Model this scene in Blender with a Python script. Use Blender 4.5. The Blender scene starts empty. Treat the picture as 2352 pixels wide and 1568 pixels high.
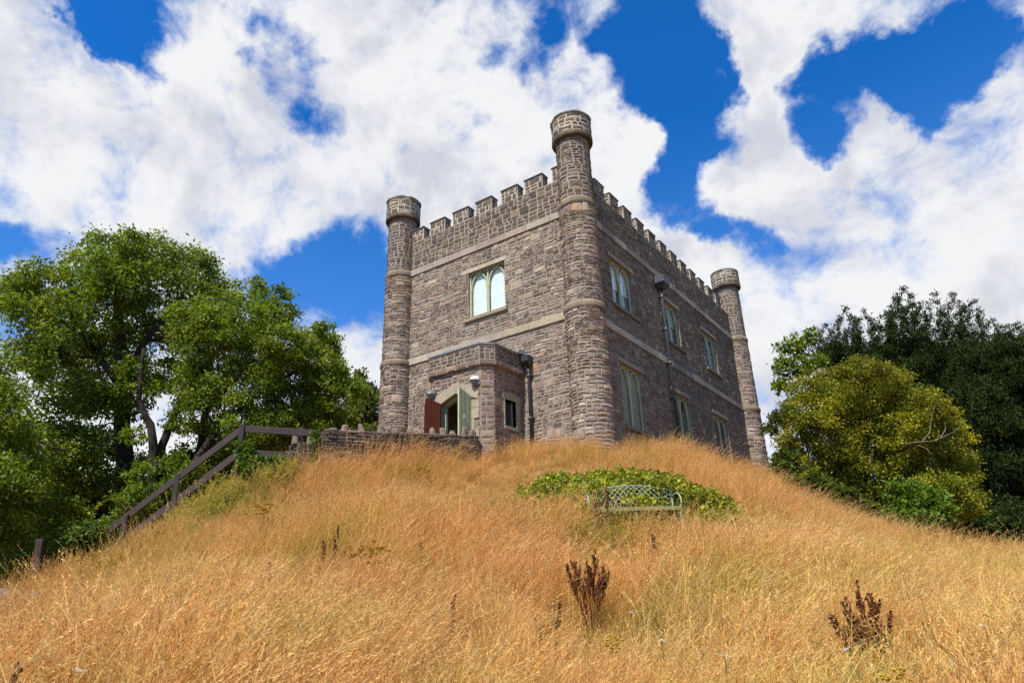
import bpy, math, random
import numpy as np

# ------------------------------------------------------------------ camera, sky, sun, exposure
random.seed(7)
rng = np.random.default_rng(11)
SC = bpy.context.scene
COL = SC.collection

FPX = 1624.24 / 2560.0                                  # focal length in picture widths
CAM = np.array([8.62129, -15.94319, 1.60])
FWD = np.array([-0.54072152, 0.75897275, 0.36274041])
RGT = np.array([0.80759501, 0.58904241, -0.02862416])
UPV = np.array([0.23539444, -0.27746964, 0.93145051])
cam_data = bpy.data.cameras.new('camera')
cam = bpy.data.objects.new('camera', cam_data)
COL.objects.link(cam)
cam_data.sensor_width = 36.0
cam_data.lens = 36.0 * FPX
cam_data.clip_start = 0.05
cam_data.clip_end = 9000.0
from mathutils import Matrix, Vector
m4 = Matrix.Identity(4)
for i in range(3):
    m4[i][0] = RGT[i]; m4[i][1] = UPV[i]; m4[i][2] = -FWD[i]; m4[i][3] = CAM[i]
cam.matrix_world = m4
SC.camera = cam

SUN_EL = math.radians(56.0)
SUN_AZ = math.radians(4.0)                              # from -Y towards +X
SUN_DIR = Vector((math.sin(SUN_AZ) * math.cos(SUN_EL), -math.cos(SUN_AZ) * math.cos(SUN_EL), math.sin(SUN_EL)))
sun_data = bpy.data.lights.new('sun', 'SUN')
sun_data.energy = 4.9
sun_data.angle = math.radians(0.53)
sun_data.color = (1.0, 0.95, 0.87)
sun = bpy.data.objects.new('sun', sun_data)
COL.objects.link(sun)
sun.rotation_euler = SUN_DIR.to_track_quat('Z', 'Y').to_euler()
SC.view_settings.view_transform = 'Standard'
SC.view_settings.look = 'None'
SC.view_settings.exposure = 0.50
SC.view_settings.gamma = 1.0
SC.view_settings.use_curve_mapping = False
SC.cycles.max_bounces = 6
SC.cycles.diffuse_bounces = 3
SC.cycles.transparent_max_bounces = 6
SC.cycles.use_denoising = False


def pix(x, y):
    """unit direction seen at a point of the picture (2352 x 1568 grid)"""
    k = 1.0 / 2352.0
    d = FWD * FPX + RGT * ((x - 1176) * k) + UPV * ((784 - y) * k)
    return d / np.linalg.norm(d)


def at(x, y, D):
    """the point D metres away (measured along the ground) in that direction"""
    d = pix(x, y)
    return CAM + d * (D / math.hypot(d[0], d[1]))


class NT:
    """small helper that writes node trees"""
    def __init__(self, tree):
        self.t = tree; self.n = tree.nodes; self.l = tree.links

    def add(self, typ, **kw):
        nd = self.n.new(typ)
        ins = kw.pop('ins', {})
        for k, v in kw.items():
            setattr(nd, k, v)
        for k, v in ins.items():
            s = nd.inputs[k]
            if isinstance(v, bpy.types.NodeSocket):
                self.l.new(v, s)
            else:
                s.default_value = v
        return nd

    def math(self, op, a, b=0.0, c=None, clamp=False):
        ins = {0: a, 1: b}
        if c is not None:
            ins[2] = c
        return self.add('ShaderNodeMath', operation=op, use_clamp=clamp, ins=ins).outputs[0]

    def mix(self, fac, a, b, blend='MIX'):
        nd = self.add('ShaderNodeMix', data_type='RGBA', blend_type=blend)
        for k, v in ((0, fac), (6, a), (7, b)):
            if isinstance(v, bpy.types.NodeSocket):
                self.l.new(v, nd.inputs[k])
            else:
                nd.inputs[k].default_value = v if k == 0 else tuple(v) + ((1.0,) if len(v) == 3 else ())
        return nd.outputs[2]

    def noise(self, vec, scale, detail=4.0, rough=0.5, dist=0.0):
        ins = {'Scale': scale, 'Detail': detail, 'Roughness': rough, 'Distortion': dist}
        if vec is not None:
            ins['Vector'] = vec
        return self.add('ShaderNodeTexNoise', ins=ins).outputs['Fac']

    def ramp(self, v, lo, hi, to0=0.0, to1=1.0, smooth=False):
        nd = self.add('ShaderNodeMapRange', interpolation_type='SMOOTHSTEP' if smooth else 'LINEAR',
                      ins={'Value': v, 'From Min': lo, 'From Max': hi, 'To Min': to0, 'To Max': to1})
        return nd.outputs[0]


world = bpy.data.worlds.new('World')
SC.world = world
world.use_nodes = True
W = NT(world.node_tree)
W.n.clear()
sky = W.add('ShaderNodeTexSky', sky_type='NISHITA', sun_disc=False, sun_elevation=SUN_EL,
            sun_rotation=math.pi - SUN_AZ, altitude=100.0, air_density=1.0, dust_density=0.6, ozone_density=3.0)
blue = W.mix(1.0, sky.outputs[0], (0.09, 0.72, 1.42), 'MULTIPLY')
sepz = W.add('ShaderNodeSeparateXYZ', ins={0: W.add('ShaderNodeTexCoord').outputs['Generated']}).outputs[2]
blue = W.mix(W.ramp(sepz, 0.62, 0.02, 0.0, 0.34), blue, (2.6, 4.3, 7.4))
geo = W.add('ShaderNodeTexCoord').outputs['Generated']
# clouds: patches of the sky given by direction, their edges broken up by noise
CLOUDS = [  # picture x, y, radius, weight  (+ cloud, - open blue)
    (60, 220, 240, 1.0), (260, 330, 220, 1.0), (420, 470, 240, 1.0), (600, 430, 240, 1.0), (90, 480, 200, 0.8), (700, 440, 160, 0.8), (60, 60, 140, 1.0), (120, 130, 120, 0.8), (230, 210, 120, 0.8),
    (480, 190, 150, 0.7), (480, 60, 110, 0.5), (760, 200, 160, 0.6), (560, 20, 120, 0.6), (880, 60, 180, 0.9), (1060, 60, 170, 0.9), (960, 200, 170, 0.8), (920, 330, 190, 0.9), (1060, 420, 220, 1.0), (1200, 300, 170, 0.8),
    (1210, 40, 70, 0.7), (1390, 20, 60, 0.7), (1310, 150, 80, 0.9), (1330, 230, 100, 0.9), (1430, 310, 100, 0.9), (1480, 330, 60, 0.7), (1330, 400, 170, 0.9), (1440, 440, 100, 0.9), (1460, 520, 70, 0.7),
    (1640, 20, 80, 0.7), (1720, 40, 95, 1.0), (1800, 60, 110, 1.1), (1870, 50, 90, 0.9), (1960, 40, 80, 0.7), (2060, 20, 70, 0.5), (1780, 120, 60, 0.8),
    (1745, 180, 50, 1.0), (1735, 240, 65, 1.1), (1760, 320, 75, 1.0), (1790, 390, 80, 1.0), (1850, 330, 50, 0.6), (1660, 400, 45, 0.8), (1690, 460, 75, 1.0), (1780, 480, 90, 0.9), (1830, 440, 90, 0.9),
    (1990, 215, 34, 1.0), (2035, 255, 40, 1.1), (2025, 310, 48, 1.1), (2000, 350, 55, 0.9), (2060, 430, 180, 1.1), (1930, 480, 150, 1.0), (2230, 410, 200, 1.1), (2310, 230, 110, 1.0), (2250, 300, 110, 0.9), (2345, 30, 40, 0.7),
    (1900, 660, 280, 1.1), (2200, 680, 300, 1.1), (1560, 590, 80, 1.1), (1620, 640, 110, 1.1), (1700, 680, 120, 0.8), (820, 830, 140, 1.0), (420, 1000, 300, 0.9), (60, 1000, 330, 0.8), (1750, 950, 260, 0.8), (560, 600, 130, 0.6), (1180, 620, 200, 0.7), (640, 560, 110, 0.6), (40, 660, 90, 0.6),
    (160, 8, 50, -1.2), (205, 45, 62, -1.6), (255, 80, 66, -1.8), (300, 40, 70, -1.3), (300, 120, 55, -1.6), (335, 162, 42, -1.5), (350, 20, 60, -0.9), (240, 10, 60, -1.0), (440, 55, 36, -0.7),
    (600, 60, 50, -0.9), (650, 90, 50, -0.9), (705, 112, 55, -1.5), (630, 40, 45, -0.7), (840, 125, 46, -1.3), (905, 125, 36, -1.1), (580, 138, 32, -1.1), (625, 180, 34, -0.6),
    (700, 248, 52, -1.5), (770, 275, 46, -1.0), (715, 312, 46, -1.0), (780, 370, 40, -0.6), (1100, 292, 52, -1.1), (1140, 140, 46, -0.9), (25, 248, 55, -0.9), (45, 440, 66, -0.8), (330, 475, 56, -1.0), (190, 300, 50, -0.5),
    (20, 565, 60, -1.2), (90, 560, 60, -1.0), (180, 540, 50, -0.5), (590, 650, 80, -1.3), (690, 605, 80, -1.4), (790, 530, 46, -1.2), (860, 565, 64, -1.5), (770, 640, 100, -1.6), (860, 660, 80, -1.3), (660, 690, 70, -1.2), (550, 560, 50, -0.5),
    (1262, 75, 56, -1.7), (1205, 150, 36, -1.3), (1280, 130, 40, -1.0), (1395, 85, 62, -1.5), (1450, 40, 62, -1.6), (1500, 90, 90, -1.7), (1550, 25, 66, -1.4), (1490, 180, 80, -1.7), (1590, 110, 76, -1.5), (1655, 150, 62, -1.5), (1690, 200, 40, -0.9),
    (1470, 235, 56, -1.4), (1560, 270, 90, -1.8), (1610, 220, 76, -1.6), (1560, 370, 76, -1.6), (1600, 330, 56, -1.3), (1540, 440, 62, -1.6), (1535, 505, 56, -1.5), (1600, 520, 70, -1.6), (1670, 545, 62, -1.5), (1745, 565, 56, -1.4),
    (1880, 165, 66, -1.5), (1940, 190, 66, -1.4), (2000, 140, 76, -1.5), (2090, 150, 96, -1.7), (2200, 80, 90, -1.6), (2240, 150, 76, -1.5), (2300, 70, 62, -1.2), (2120, 225, 76, -1.6), (2160, 275, 52, -1.3), (1885, 280, 66, -1.7), (1925, 335, 62, -1.7), (1880, 365, 42, -1.2),
    (1830, 215, 40, -1.0), (1655, 330, 44, -1.0), (1700, 380, 30, -0.6), (1120, 250, 40, -0.4), (2290, 560, 70, -0.6),
]
warp = W.add('ShaderNodeTexNoise', ins={'Vector': geo, 'Scale': 5.0, 'Detail': 5.0, 'Roughness': 0.6})
wv = W.add('ShaderNodeVectorMath', operation='SUBTRACT', ins={0: warp.outputs['Color'], 1: (0.5, 0.5, 0.5)}).outputs[0]
wv = W.add('ShaderNodeVectorMath', operation='SCALE', ins={0: wv, 'Scale': 0.085}).outputs[0]
warp2 = W.add('ShaderNodeTexNoise', ins={'Vector': geo, 'Scale': 16.0, 'Detail': 6.0, 'Roughness': 0.65})
wv2 = W.add('ShaderNodeVectorMath', operation='SUBTRACT', ins={0: warp2.outputs['Color'], 1: (0.5, 0.5, 0.5)}).outputs[0]
wv2 = W.add('ShaderNodeVectorMath', operation='SCALE', ins={0: wv2, 'Scale': 0.07}).outputs[0]
wv = W.add('ShaderNodeVectorMath', operation='ADD', ins={0: wv, 1: wv2}).outputs[0]
gd = W.add('ShaderNodeVectorMath', operation='ADD', ins={0: geo, 1: wv}).outputs[0]
field = None
for (x, y, r, a) in CLOUDS:
    d = pix(x, y)
    ca = float(d @ FWD)
    if a < 0 and r < 60: a *= 0.72
    rad = r / 1492.0 * ca * (0.5 + 0.5 * ca)
    dist = W.add('ShaderNodeVectorMath', operation='DISTANCE', ins={0: gd, 1: tuple(d)}).outputs['Value']
    v = W.ramp(dist, rad * 1.40, rad * 0.05, 0.0, a, smooth=True)
    field = v if field is None else W.math('ADD', field, v)
n1 = W.noise(geo, 4.2, 10.0, 0.64, 0.35)
n2 = W.noise(geo, 15.0, 8.0, 0.66, 0.3)
f = W.math('ADD', W.math('MULTIPLY', W.math('SUBTRACT', n1, 0.5), 3.2), W.math('MULTIPLY', W.math('SUBTRACT', n2, 0.5), 2.7))
clamped = W.math('MINIMUM', W.math('MAXIMUM', W.math('MULTIPLY', field, 0.9), -1.05), 0.80)
dens = W.math('ADD', W.math('ADD', clamped, f), 0.02)
alpha = W.ramp(dens, -0.66, 0.98, 0.0, 1.0, smooth=True)
thick = W.ramp(dens, 0.2, 1.6, 0.0, 1.0, smooth=True)
n3 = W.noise(geo, 5.5, 8.0, 0.6, 0.5)
upv = W.add('ShaderNodeVectorMath', operation='ADD', ins={0: geo, 1: (0.010, -0.012, 0.055)}).outputs[0]
lit = W.math('MULTIPLY', W.math('SUBTRACT', W.noise(upv, 4.2, 5.0, 0.60, 0.35), W.noise(geo, 4.2, 5.0, 0.60, 0.35)), 1.5)
n3 = W.math('ADD', n3, lit)
tone = W.ramp(W.math('ADD', n3, W.math('MULTIPLY', thick, 0.16)), 0.43, 0.84, 0.0, 1.0, smooth=True)
ccol = W.mix(tone, (0.675, 0.68, 0.69), (0.475, 0.492, 0.55))
edge = W.mix(W.ramp(dens, -0.1, 0.7), (0.80, 0.88, 1.02), (1.0, 1.0, 1.0))
ccol = W.mix(1.0, ccol, edge, 'MULTIPLY')
ccol = W.mix(1.0, ccol, (9.5, 9.5, 9.5), 'MULTIPLY')
final = W.mix(alpha, blue, ccol)
bg = W.add('ShaderNodeBackground', ins={'Color': final, 'Strength': 0.10})
W.l.new(bg.outputs[0], W.add('ShaderNodeOutputWorld').inputs[0])
world.cycles.sampling_method = 'MANUAL'
world.cycles.sample_map_resolution = 512

# ------------------------------------------------------------------ helpers


def shade(c, a, b):
    k = random.uniform(a, b)
    return [v * k for v in c]


def tag(o, label=None, cat=None, group=None, kind=None):
    if label: o['label'] = label
    if cat: o['category'] = cat
    if group: o['group'] = group
    if kind: o['kind'] = kind
    return o


def empty(name, loc=(0, 0, 0)):
    o = bpy.data.objects.new(name, None)
    o.empty_display_size = 0.2
    COL.objects.link(o)
    o.location = tuple(float(c) for c in loc)
    return o


class MB:
    """collects shapes and links them as ONE mesh object"""
    def __init__(self):
        self.v = []; self.f = []; self.c = []; self.nv = 0

    def add(self, verts, faces, col=(1, 1, 1)):
        verts = np.asarray(verts, float).reshape(-1, 3)
        self.v.append(verts)
        n = self.nv
        self.f.extend([tuple(i + n for i in f) for f in faces])
        self.c.append(np.tile(np.append(np.asarray(col, float), 1.0), (len(verts), 1)))
        self.nv += len(verts)

    def box(self, c, s, rz=0.0, col=(1, 1, 1), M=None, bevel=0.0):
        x, y, z = (0.5 * k for k in s)
        if bevel <= 0:
            P = np.array([(a, b, d) for a in (-x, x) for b in (-y, y) for d in (-z, z)])
            F = [(0, 1, 3, 2), (4, 6, 7, 5), (0, 4, 5, 1), (2, 3, 7, 6), (0, 2, 6, 4), (1, 5, 7, 3)]
        else:
            b = bevel
            P, idx = [], {}
            for sx in (-1, 1):
                for sy in (-1, 1):
                    for sz in (-1, 1):
                        for ax in range(3):
                            q = [sx * (x - b), sy * (y - b), sz * (z - b)]
                            q[ax] = (sx, sy, sz)[ax] * (x, y, z)[ax]
                            idx[(sx, sy, sz, ax)] = len(P); P.append(q)
            P = np.array(P); F = []
            for ax in range(3):
                o1, o2 = [k for k in range(3) if k != ax]
                for s1 in (-1, 1):
                    loop = []
                    for (p, q) in ((-1, -1), (1, -1), (1, 1), (-1, 1)):
                        k = [0, 0, 0]; k[ax] = s1; k[o1] = p; k[o2] = q
                        loop.append(idx[tuple(k) + (ax,)])
                    F.append(tuple(loop))
                for p in (-1, 1):
                    for q in (-1, 1):
                        k = [0, 0, 0]; k[o1] = p; k[o2] = q
                        k1 = list(k); k1[ax] = -1; k2 = list(k); k2[ax] = 1
                        F.append((idx[tuple(k1) + (o1,)], idx[tuple(k2) + (o1,)], idx[tuple(k2) + (o2,)], idx[tuple(k1) + (o2,)]))
            for sx in (-1, 1):
                for sy in (-1, 1):
                    for sz in (-1, 1):
                        F.append(tuple(idx[(sx, sy, sz, ax)] for ax in range(3)))
        if rz:
            cz, sz_ = math.cos(rz), math.sin(rz)
            P = P @ np.array([[cz, sz_, 0], [-sz_, cz, 0], [0, 0, 1]])
        if M is not None:
            P = P @ np.asarray(M)
        self.add(P + np.asarray(c, float), F, col)

    def bar(self, a, b, w, h, up=(0, 0, 1), col=(1, 1, 1), bevel=0.0):
        a, b, up = (np.asarray(k, float) for k in (a, b, up))
        d = b - a; L = np.linalg.norm(d); d /= L
        s = np.cross(d, up); s /= np.linalg.norm(s)
        u = np.cross(s, d)
        self.box((a + b) / 2, (L, w, h), M=np.array([d, s, u]), col=col, bevel=bevel)

    def tube(self, pts, rad, n=8, col=(1, 1, 1), cap=True):
        pts = np.asarray(pts, float)
        rad = np.broadcast_to(np.asarray(rad, float), (len(pts),))
        V = []
        t = np.gradient(pts, axis=0)
        t /= np.linalg.norm(t, axis=1)[:, None] + 1e-9
        ref = np.array([0.0, 0, 1]) if abs(t[0][2]) < 0.9 else np.array([1.0, 0, 0])
        for p, d, r in zip(pts, t, rad):
            s = np.cross(d, ref); ls = np.linalg.norm(s)
            if ls < 1e-3:
                s = np.cross(d, (0.3, 1, 0.2)); ls = np.linalg.norm(s)
            s = s / ls if ls > 1e-6 else np.array([1.0, 0, 0])
            u = np.cross(s, d)
            ref = u
            a = np.arange(n) * 2 * math.pi / n
            V.append(p + r * (np.cos(a)[:, None] * s + np.sin(a)[:, None] * u))
        F = []
        for i in range(len(pts) - 1):
            for k in range(n):
                F.append((i * n + k, i * n + (k + 1) % n, (i + 1) * n + (k + 1) % n, (i + 1) * n + k))
        if cap:
            F.append(tuple(range(n))[::-1]); F.append(tuple((len(pts) - 1) * n + k for k in range(n)))
        self.add(np.concatenate(V), F, col)

    def lathe(self, prof, n, c=(0, 0, 0), col=(1, 1, 1), a0=0.0, a1=2 * math.pi):
        full = abs(a1 - a0 - 2 * math.pi) < 1e-6
        k = n if full else n + 1
        a = a0 + np.arange(k) * (a1 - a0) / n
        V = [np.stack([r * np.cos(a), r * np.sin(a), np.full(k, z)], 1) for r, z in prof]
        F = []
        for i in range(len(prof) - 1):
            for j in range(n):
                j2 = (j + 1) % k
                F.append((i * k + j, i * k + j2, (i + 1) * k + j2, (i + 1) * k + j))
        self.add(np.concatenate(V) + np.asarray(c, float), F, col)

    def prism(self, poly, z0, z1, col=(1, 1, 1), axes=(0, 1, 2), c=(0, 0, 0)):
        """polygon in axes[0], axes[1], extruded along axes[2]"""
        n = len(poly)
        V = np.zeros((2 * n, 3))
        for k, z in enumerate((z0, z1)):
            V[k * n:(k + 1) * n, axes[0]] = [q[0] for q in poly]
            V[k * n:(k + 1) * n, axes[1]] = [q[1] for q in poly]
            V[k * n:(k + 1) * n, axes[2]] = z
        F = [tuple(range(n))[::-1], tuple(range(n, 2 * n))]
        F += [(i, (i + 1) % n, n + (i + 1) % n, n + i) for i in range(n)]
        self.add(V + np.asarray(c, float), F, col)

    def build(self, name, mat, parent=None, kind=None, loc=None, smooth=False):
        V = np.concatenate(self.v) if self.v else np.zeros((0, 3))
        if loc is None:
            loc = np.zeros(3)
            if parent is None and len(V):
                loc = np.array([*(V.min(0) + V.max(0))[:2] / 2, V[:, 2].min()])
        loc = np.asarray(loc, float)
        off = loc.copy()
        q = parent
        while q is not None:
            off = off + np.array(q.location); q = q.parent
        me = bpy.data.meshes.new(name)
        me.from_pydata((V - off).tolist(), [], self.f)
        at_ = me.color_attributes.new('tint', 'FLOAT_COLOR', 'POINT')
        if len(V):
            at_.data.foreach_set('color', np.concatenate(self.c).astype(np.float32).ravel())
        me.materials.append(mat)
        if smooth:
            me.polygons.foreach_set('use_smooth', [True] * len(me.polygons))
        o = bpy.data.objects.new(name, me)
        COL.objects.link(o)
        o.location = loc
        if parent is not None:
            o.parent = parent
        if kind:
            o['kind'] = kind
        return o


def quads_mesh(name, V, F, cols, mat, parent=None, kind=None):
    """big meshes straight from arrays: V (n,3), F (m,k), cols (n,3)"""
    me = bpy.data.meshes.new(name)
    k = F.shape[1]
    off = np.zeros(3)
    q = parent
    while q is not None:
        off = off + np.array(q.location); q = q.parent
    me.vertices.add(len(V)); me.loops.add(F.size); me.polygons.add(len(F))
    me.vertices.foreach_set('co', (V - off).astype(np.float32).ravel())
    me.loops.foreach_set('vertex_index', F.astype(np.int32).ravel())
    me.polygons.foreach_set('loop_start', (np.arange(len(F)) * k).astype(np.int32))
    me.polygons.foreach_set('loop_total', np.full(len(F), k, np.int32))
    me.update(calc_edges=True)
    ca = me.color_attributes.new('tint', 'FLOAT_COLOR', 'POINT')
    ca.data.foreach_set('color', np.concatenate([cols, np.ones((len(V), 1))], 1).astype(np.float32).ravel())
    me.materials.append(mat)
    o = bpy.data.objects.new(name, me)
    COL.objects.link(o)
    if parent is not None:
        o.parent = parent
    if kind:
        o['kind'] = kind
    return o


def new_mat(name):
    m = bpy.data.materials.new(name)
    m.use_nodes = True
    t = NT(m.node_tree)
    t.n.clear()
    return m, t


def finish(t, shader):
    t.l.new(shader, t.add('ShaderNodeOutputMaterial').inputs[0])


def pbsdf(t, color, rough=0.7, spec=0.3, normal=None, metal=0.0, **ins):
    d = {'Base Color': color if isinstance(color, bpy.types.NodeSocket) else tuple(color) + (1.0,),
         'Roughness': rough, 'Specular IOR Level': spec, 'Metallic': metal}
    if normal is not None:
        d['Normal'] = normal
    d.update(ins)
    return t.add('ShaderNodeBsdfPrincipled', ins=d).outputs[0]


def bump(t, h, strength=0.5, dist=0.02):
    return t.add('ShaderNodeBump', ins={'Strength': strength, 'Distance': dist, 'Height': h}).outputs[0]


def mat_stone(name, mottling=0.5, lichen=0.25):
    m, t = new_mat(name)
    pos = t.add('ShaderNodeNewGeometry').outputs['Position']
    tint = t.add('ShaderNodeAttribute', attribute_name='tint').outputs['Color']
    a = t.noise(pos, 9.0, 6.0, 0.65)
    b = t.noise(pos, 42.0, 5.0, 0.7)
    c = t.noise(pos, 1.3, 5.0, 0.6)
    g = t.math('ADD', t.math('MULTIPLY', a, 0.9), t.math('MULTIPLY', b, 0.7))
    g = t.ramp(g, 0.45, 1.15, 1.0 - mottling, 1.0 + mottling)
    col = t.mix(1.0, tint, t.add('ShaderNodeCombineColor', ins={0: g, 1: g, 2: g}).outputs[0], 'MULTIPLY')
    li = t.math('MULTIPLY', t.ramp(t.noise(pos, 23.0, 5.0, 0.7), 0.60, 0.72), t.ramp(c, 0.45, 0.65))
    col = t.mix(t.math('MULTIPLY', li, lichen), col, (0.50, 0.46, 0.38))
    dk = t.math('MULTIPLY', t.ramp(t.noise(pos, 2.6, 5.0, 0.6), 0.53, 0.72), 0.45)
    col = t.mix(dk, col, t.mix(1.0, col, (0.45, 0.42, 0.38), 'MULTIPLY'))
    st = t.add('ShaderNodeMapping', ins={'Vector': pos, 'Scale': (1.1, 1.1, 0.28)}).outputs[0]
    sn = t.noise(st, 0.9, 6.0, 0.62)
    col = t.mix(t.ramp(sn, 0.52, 0.70, 0.0, 0.42), col, t.mix(1.0, col, (0.50, 0.49, 0.45), 'MULTIPLY'))
    col = t.mix(t.ramp(sn, 0.47, 0.32, 0.0, 0.30), col, t.mix(1.0, col, (1.35, 1.33, 1.30), 'MULTIPLY'))
    h = t.math('ADD', a, t.math('MULTIPLY', b, 0.6))
    finish(t, pbsdf(t, col, 0.92, 0.15, bump(t, h, 0.9, 0.02)))
    return m


def mat_mortar(name, ca, cb):
    m, t = new_mat(name)
    pos = t.add('ShaderNodeNewGeometry').outputs['Position']
    n = t.noise(pos, 3.0, 6.0, 0.7)
    b = t.noise(pos, 45.0, 4.0, 0.7)
    col = t.mix(t.ramp(t.math('ADD', n, t.math('MULTIPLY', t.math('SUBTRACT', b, 0.5), 0.6)), 0.35, 0.65), ca, cb)
    finish(t, pbsdf(t, col, 0.95, 0.1, bump(t, b, 0.8, 0.01)))
    return m


def mat_tint(name, rough=0.6, spec=0.3, wear=0.25, scale=6.0, coat=0.0, bumpk=0.2):
    m, t = new_mat(name)
    pos = t.add('ShaderNodeNewGeometry').outputs['Position']
    tint = t.add('ShaderNodeAttribute', attribute_name='tint').outputs['Color']
    a = t.noise(pos, scale, 6.0, 0.65)
    b = t.noise(pos, scale * 9, 4.0, 0.6)
    g = t.ramp(t.math('ADD', t.math('MULTIPLY', a, 0.7), t.math('MULTIPLY', b, 0.3)), 0.3, 0.7, 1 - wear, 1 + wear)
    col = t.mix(1.0, tint, t.add('ShaderNodeCombineColor', ins={0: g, 1: g, 2: g}).outputs[0], 'MULTIPLY')
    finish(t, pbsdf(t, col, rough, spec, bump(t, b, bumpk, 0.01)))
    return m


def mat_wood(name, wear=0.3, spec=0.3):
    m, t = new_mat(name)
    co = t.add('ShaderNodeTexCoord').outputs['Object']
    tint = t.add('ShaderNodeAttribute', attribute_name='tint').outputs['Color']
    mp = t.add('ShaderNodeMapping', ins={'Vector': co, 'Scale': (14.0, 14.0, 1.6)}).outputs[0]
    a = t.noise(mp, 2.0, 6.0, 0.6, 0.4)
    b = t.noise(co, 2.2, 5.0, 0.6)
    g = t.ramp(t.math('ADD', t.math('MULTIPLY', a, 0.6), t.math('MULTIPLY', b, 0.4)), 0.3, 0.7, 1 - wear, 1 + wear)
    col = t.mix(1.0, tint, t.add('ShaderNodeCombineColor', ins={0: g, 1: g, 2: g}).outputs[0], 'MULTIPLY')
    finish(t, pbsdf(t, col, 0.62, spec, bump(t, a, 0.3, 0.006)))
    return m


def mat_leaf(name, trans=0.45, rough=0.5, var=0.35, spec=0.25):
    m, t = new_mat(name)
    pos = t.add('ShaderNodeNewGeometry').outputs['Position']
    tint = t.add('ShaderNodeAttribute', attribute_name='tint').outputs['Color']
    a = t.noise(pos, 1.1, 4.0, 0.6)
    g = t.ramp(a, 0.3, 0.7, 1 - var, 1 + var)
    col = t.mix(1.0, tint, t.add('ShaderNodeCombineColor', ins={0: g, 1: g, 2: g}).outputs[0], 'MULTIPLY')
    p = pbsdf(t, col, rough, spec)
    tr = t.add('ShaderNodeBsdfTranslucent', ins={'Color': t.mix(1.0, col, (1.25, 1.15, 0.6), 'MULTIPLY')}).outputs[0]
    finish(t, t.add('ShaderNodeMixShader', ins={0: trans, 1: p, 2: tr}).outputs[0])
    return m


M_STONE = mat_stone('rubble_stone')
M_ASHLAR = mat_stone('dressed_stone', 0.22, 0.35)
M_MORTAR = mat_mortar('lime_mortar', (0.215, 0.175, 0.142), (0.36, 0.308, 0.252))
M_MORTARP = mat_mortar('pale_mortar', (0.34, 0.29, 0.225), (0.50, 0.44, 0.35))
M_PAINT = mat_tint('painted_metal', 0.45, 0.4, 0.12)
M_LEAD = mat_tint('lead_sheet', 0.5, 0.4, 0.25)
M_WOOD = mat_wood('stained_timber')
M_DOOR = mat_wood('door_timber', 0.12, 0.08)
M_BARK = mat_stone('bark', 0.45, 0.0)
M_LEAF = mat_leaf('broad_leaf')
M_YEW = mat_leaf('yew_needles', 0.22, 0.6, 0.35, 0.12)
M_BUSH = mat_leaf('small_leaf', 0.3, 0.5, 0.35)
M_DRY = mat_tint('dry_stem', 0.85, 0.1, 0.25, 20.0)

mgl, t = new_mat('window_glass')
lw = t.math('POWER', t.add('ShaderNodeLayerWeight', ins={'Blend': 0.5}).outputs['Facing'], 4.0)
gl = t.add('ShaderNodeBsdfGlossy', ins={'Color': (0.95, 0.97, 1.0, 1), 'Roughness': 0.03}).outputs[0]
tp = t.add('ShaderNodeBsdfTransparent', ins={'Color': (0.93, 0.96, 0.95, 1)}).outputs[0]
finish(t, t.add('ShaderNodeMixShader', ins={0: t.math('ADD', t.math('MULTIPLY', lw, 0.5), 0.04), 1: tp, 2: gl}).outputs[0])
M_GLASS = mgl

# ------------------------------------------------------------------ the ground
CTRL = []


def cp(x, y, z): CTRL.append((x, y, z))


def cpa(az, D, z):
    a = math.radians(az)
    cp(CAM[0] + D * math.sin(a), CAM[1] + D * math.cos(a), z)


cp(8.62, -15.94, 0.0); cp(10.5, -18, -0.5); cp(5, -19, -0.35); cp(13, -16, -0.3); cp(3, -16.5, 0.25); cp(14, -11, 0.2)
for az, z in ((-72, 0.72), (-55, 0.72), (-36, 0.68), (-18, 0.66), (0, 0.6), (15, 0.5)):
    cpa(az, 5, z)
for az, D, z in ((-36, 9, 1.65), (-20, 8.5, 1.5), (-52, 9, 1.6), (-66, 10, 1.35), (-4, 10, 1.2), (10, 11, 0.85), (-12, 13, 1.9)):
    cpa(az, D, z)
for az, D, z in ((-67.9, 17, 1.72), (-72.5, 16.5, 0.75), (-62.8, 16.6, 2.65), (-58.1, 16.3, 3.5), (-53.6, 15.8, 4.05),
                 (-67.9, 21, 0.9), (-72.5, 21, 0.2), (-62.8, 20, 1.9), (-78, 14, 0.4), (-58, 12, 2.55), (-48, 12, 2.8), (-63, 12.5, 2.0)):
    cpa(az, D, z)
cp(4.0, -5.35, 2.42); cp(3.2, -6.3, 2.5); cp(4.8, -4.4, 2.4); cp(2.9, -4.0, 3.1)
cp(0.4, -0.8, 5.12); cp(-1.5, -0.5, 5.25); cp(-1.5, -2.4, 4.75); cp(-2.8, -2.4, 5.05); cp(-3.5, -1.0, 5.25); cp(-5.0, -3.0, 5.1)
cp(-4.9, -5.75, 4.2); cp(-3.7, -3.9, 4.65); cp(0.5, -3.4, 3.75); cp(-1.2, -5.2, 3.35); cp(-3.0, -7.4, 3.1)
cp(1.2, 0.5, 5.0); cp(1.6, 3.5, 5.1); cp(1.6, 7.8, 5.35); cp(1.6, 11.0, 5.5); cp(0.4, 8.0, 5.3); cp(1.0, 15.5, 5.3)
cp(-4, 5, 5.25); cp(-8, 1, 5.1); cp(-4, 12, 5.25); cp(-8.5, 8, 5.0); cp(-4, 17.5, 5.0); cp(2.6, 13.5, 4.7); cp(3.0, 18, 3.6)
cpa(-13.7, 22, 3.85); cpa(-10.4, 20, 3.05); cpa(-6.3, 19, 2.3); cpa(-2.4, 19, 1.9); cpa(1.2, 19, 1.65); cpa(8, 19, 1.3)
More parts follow.
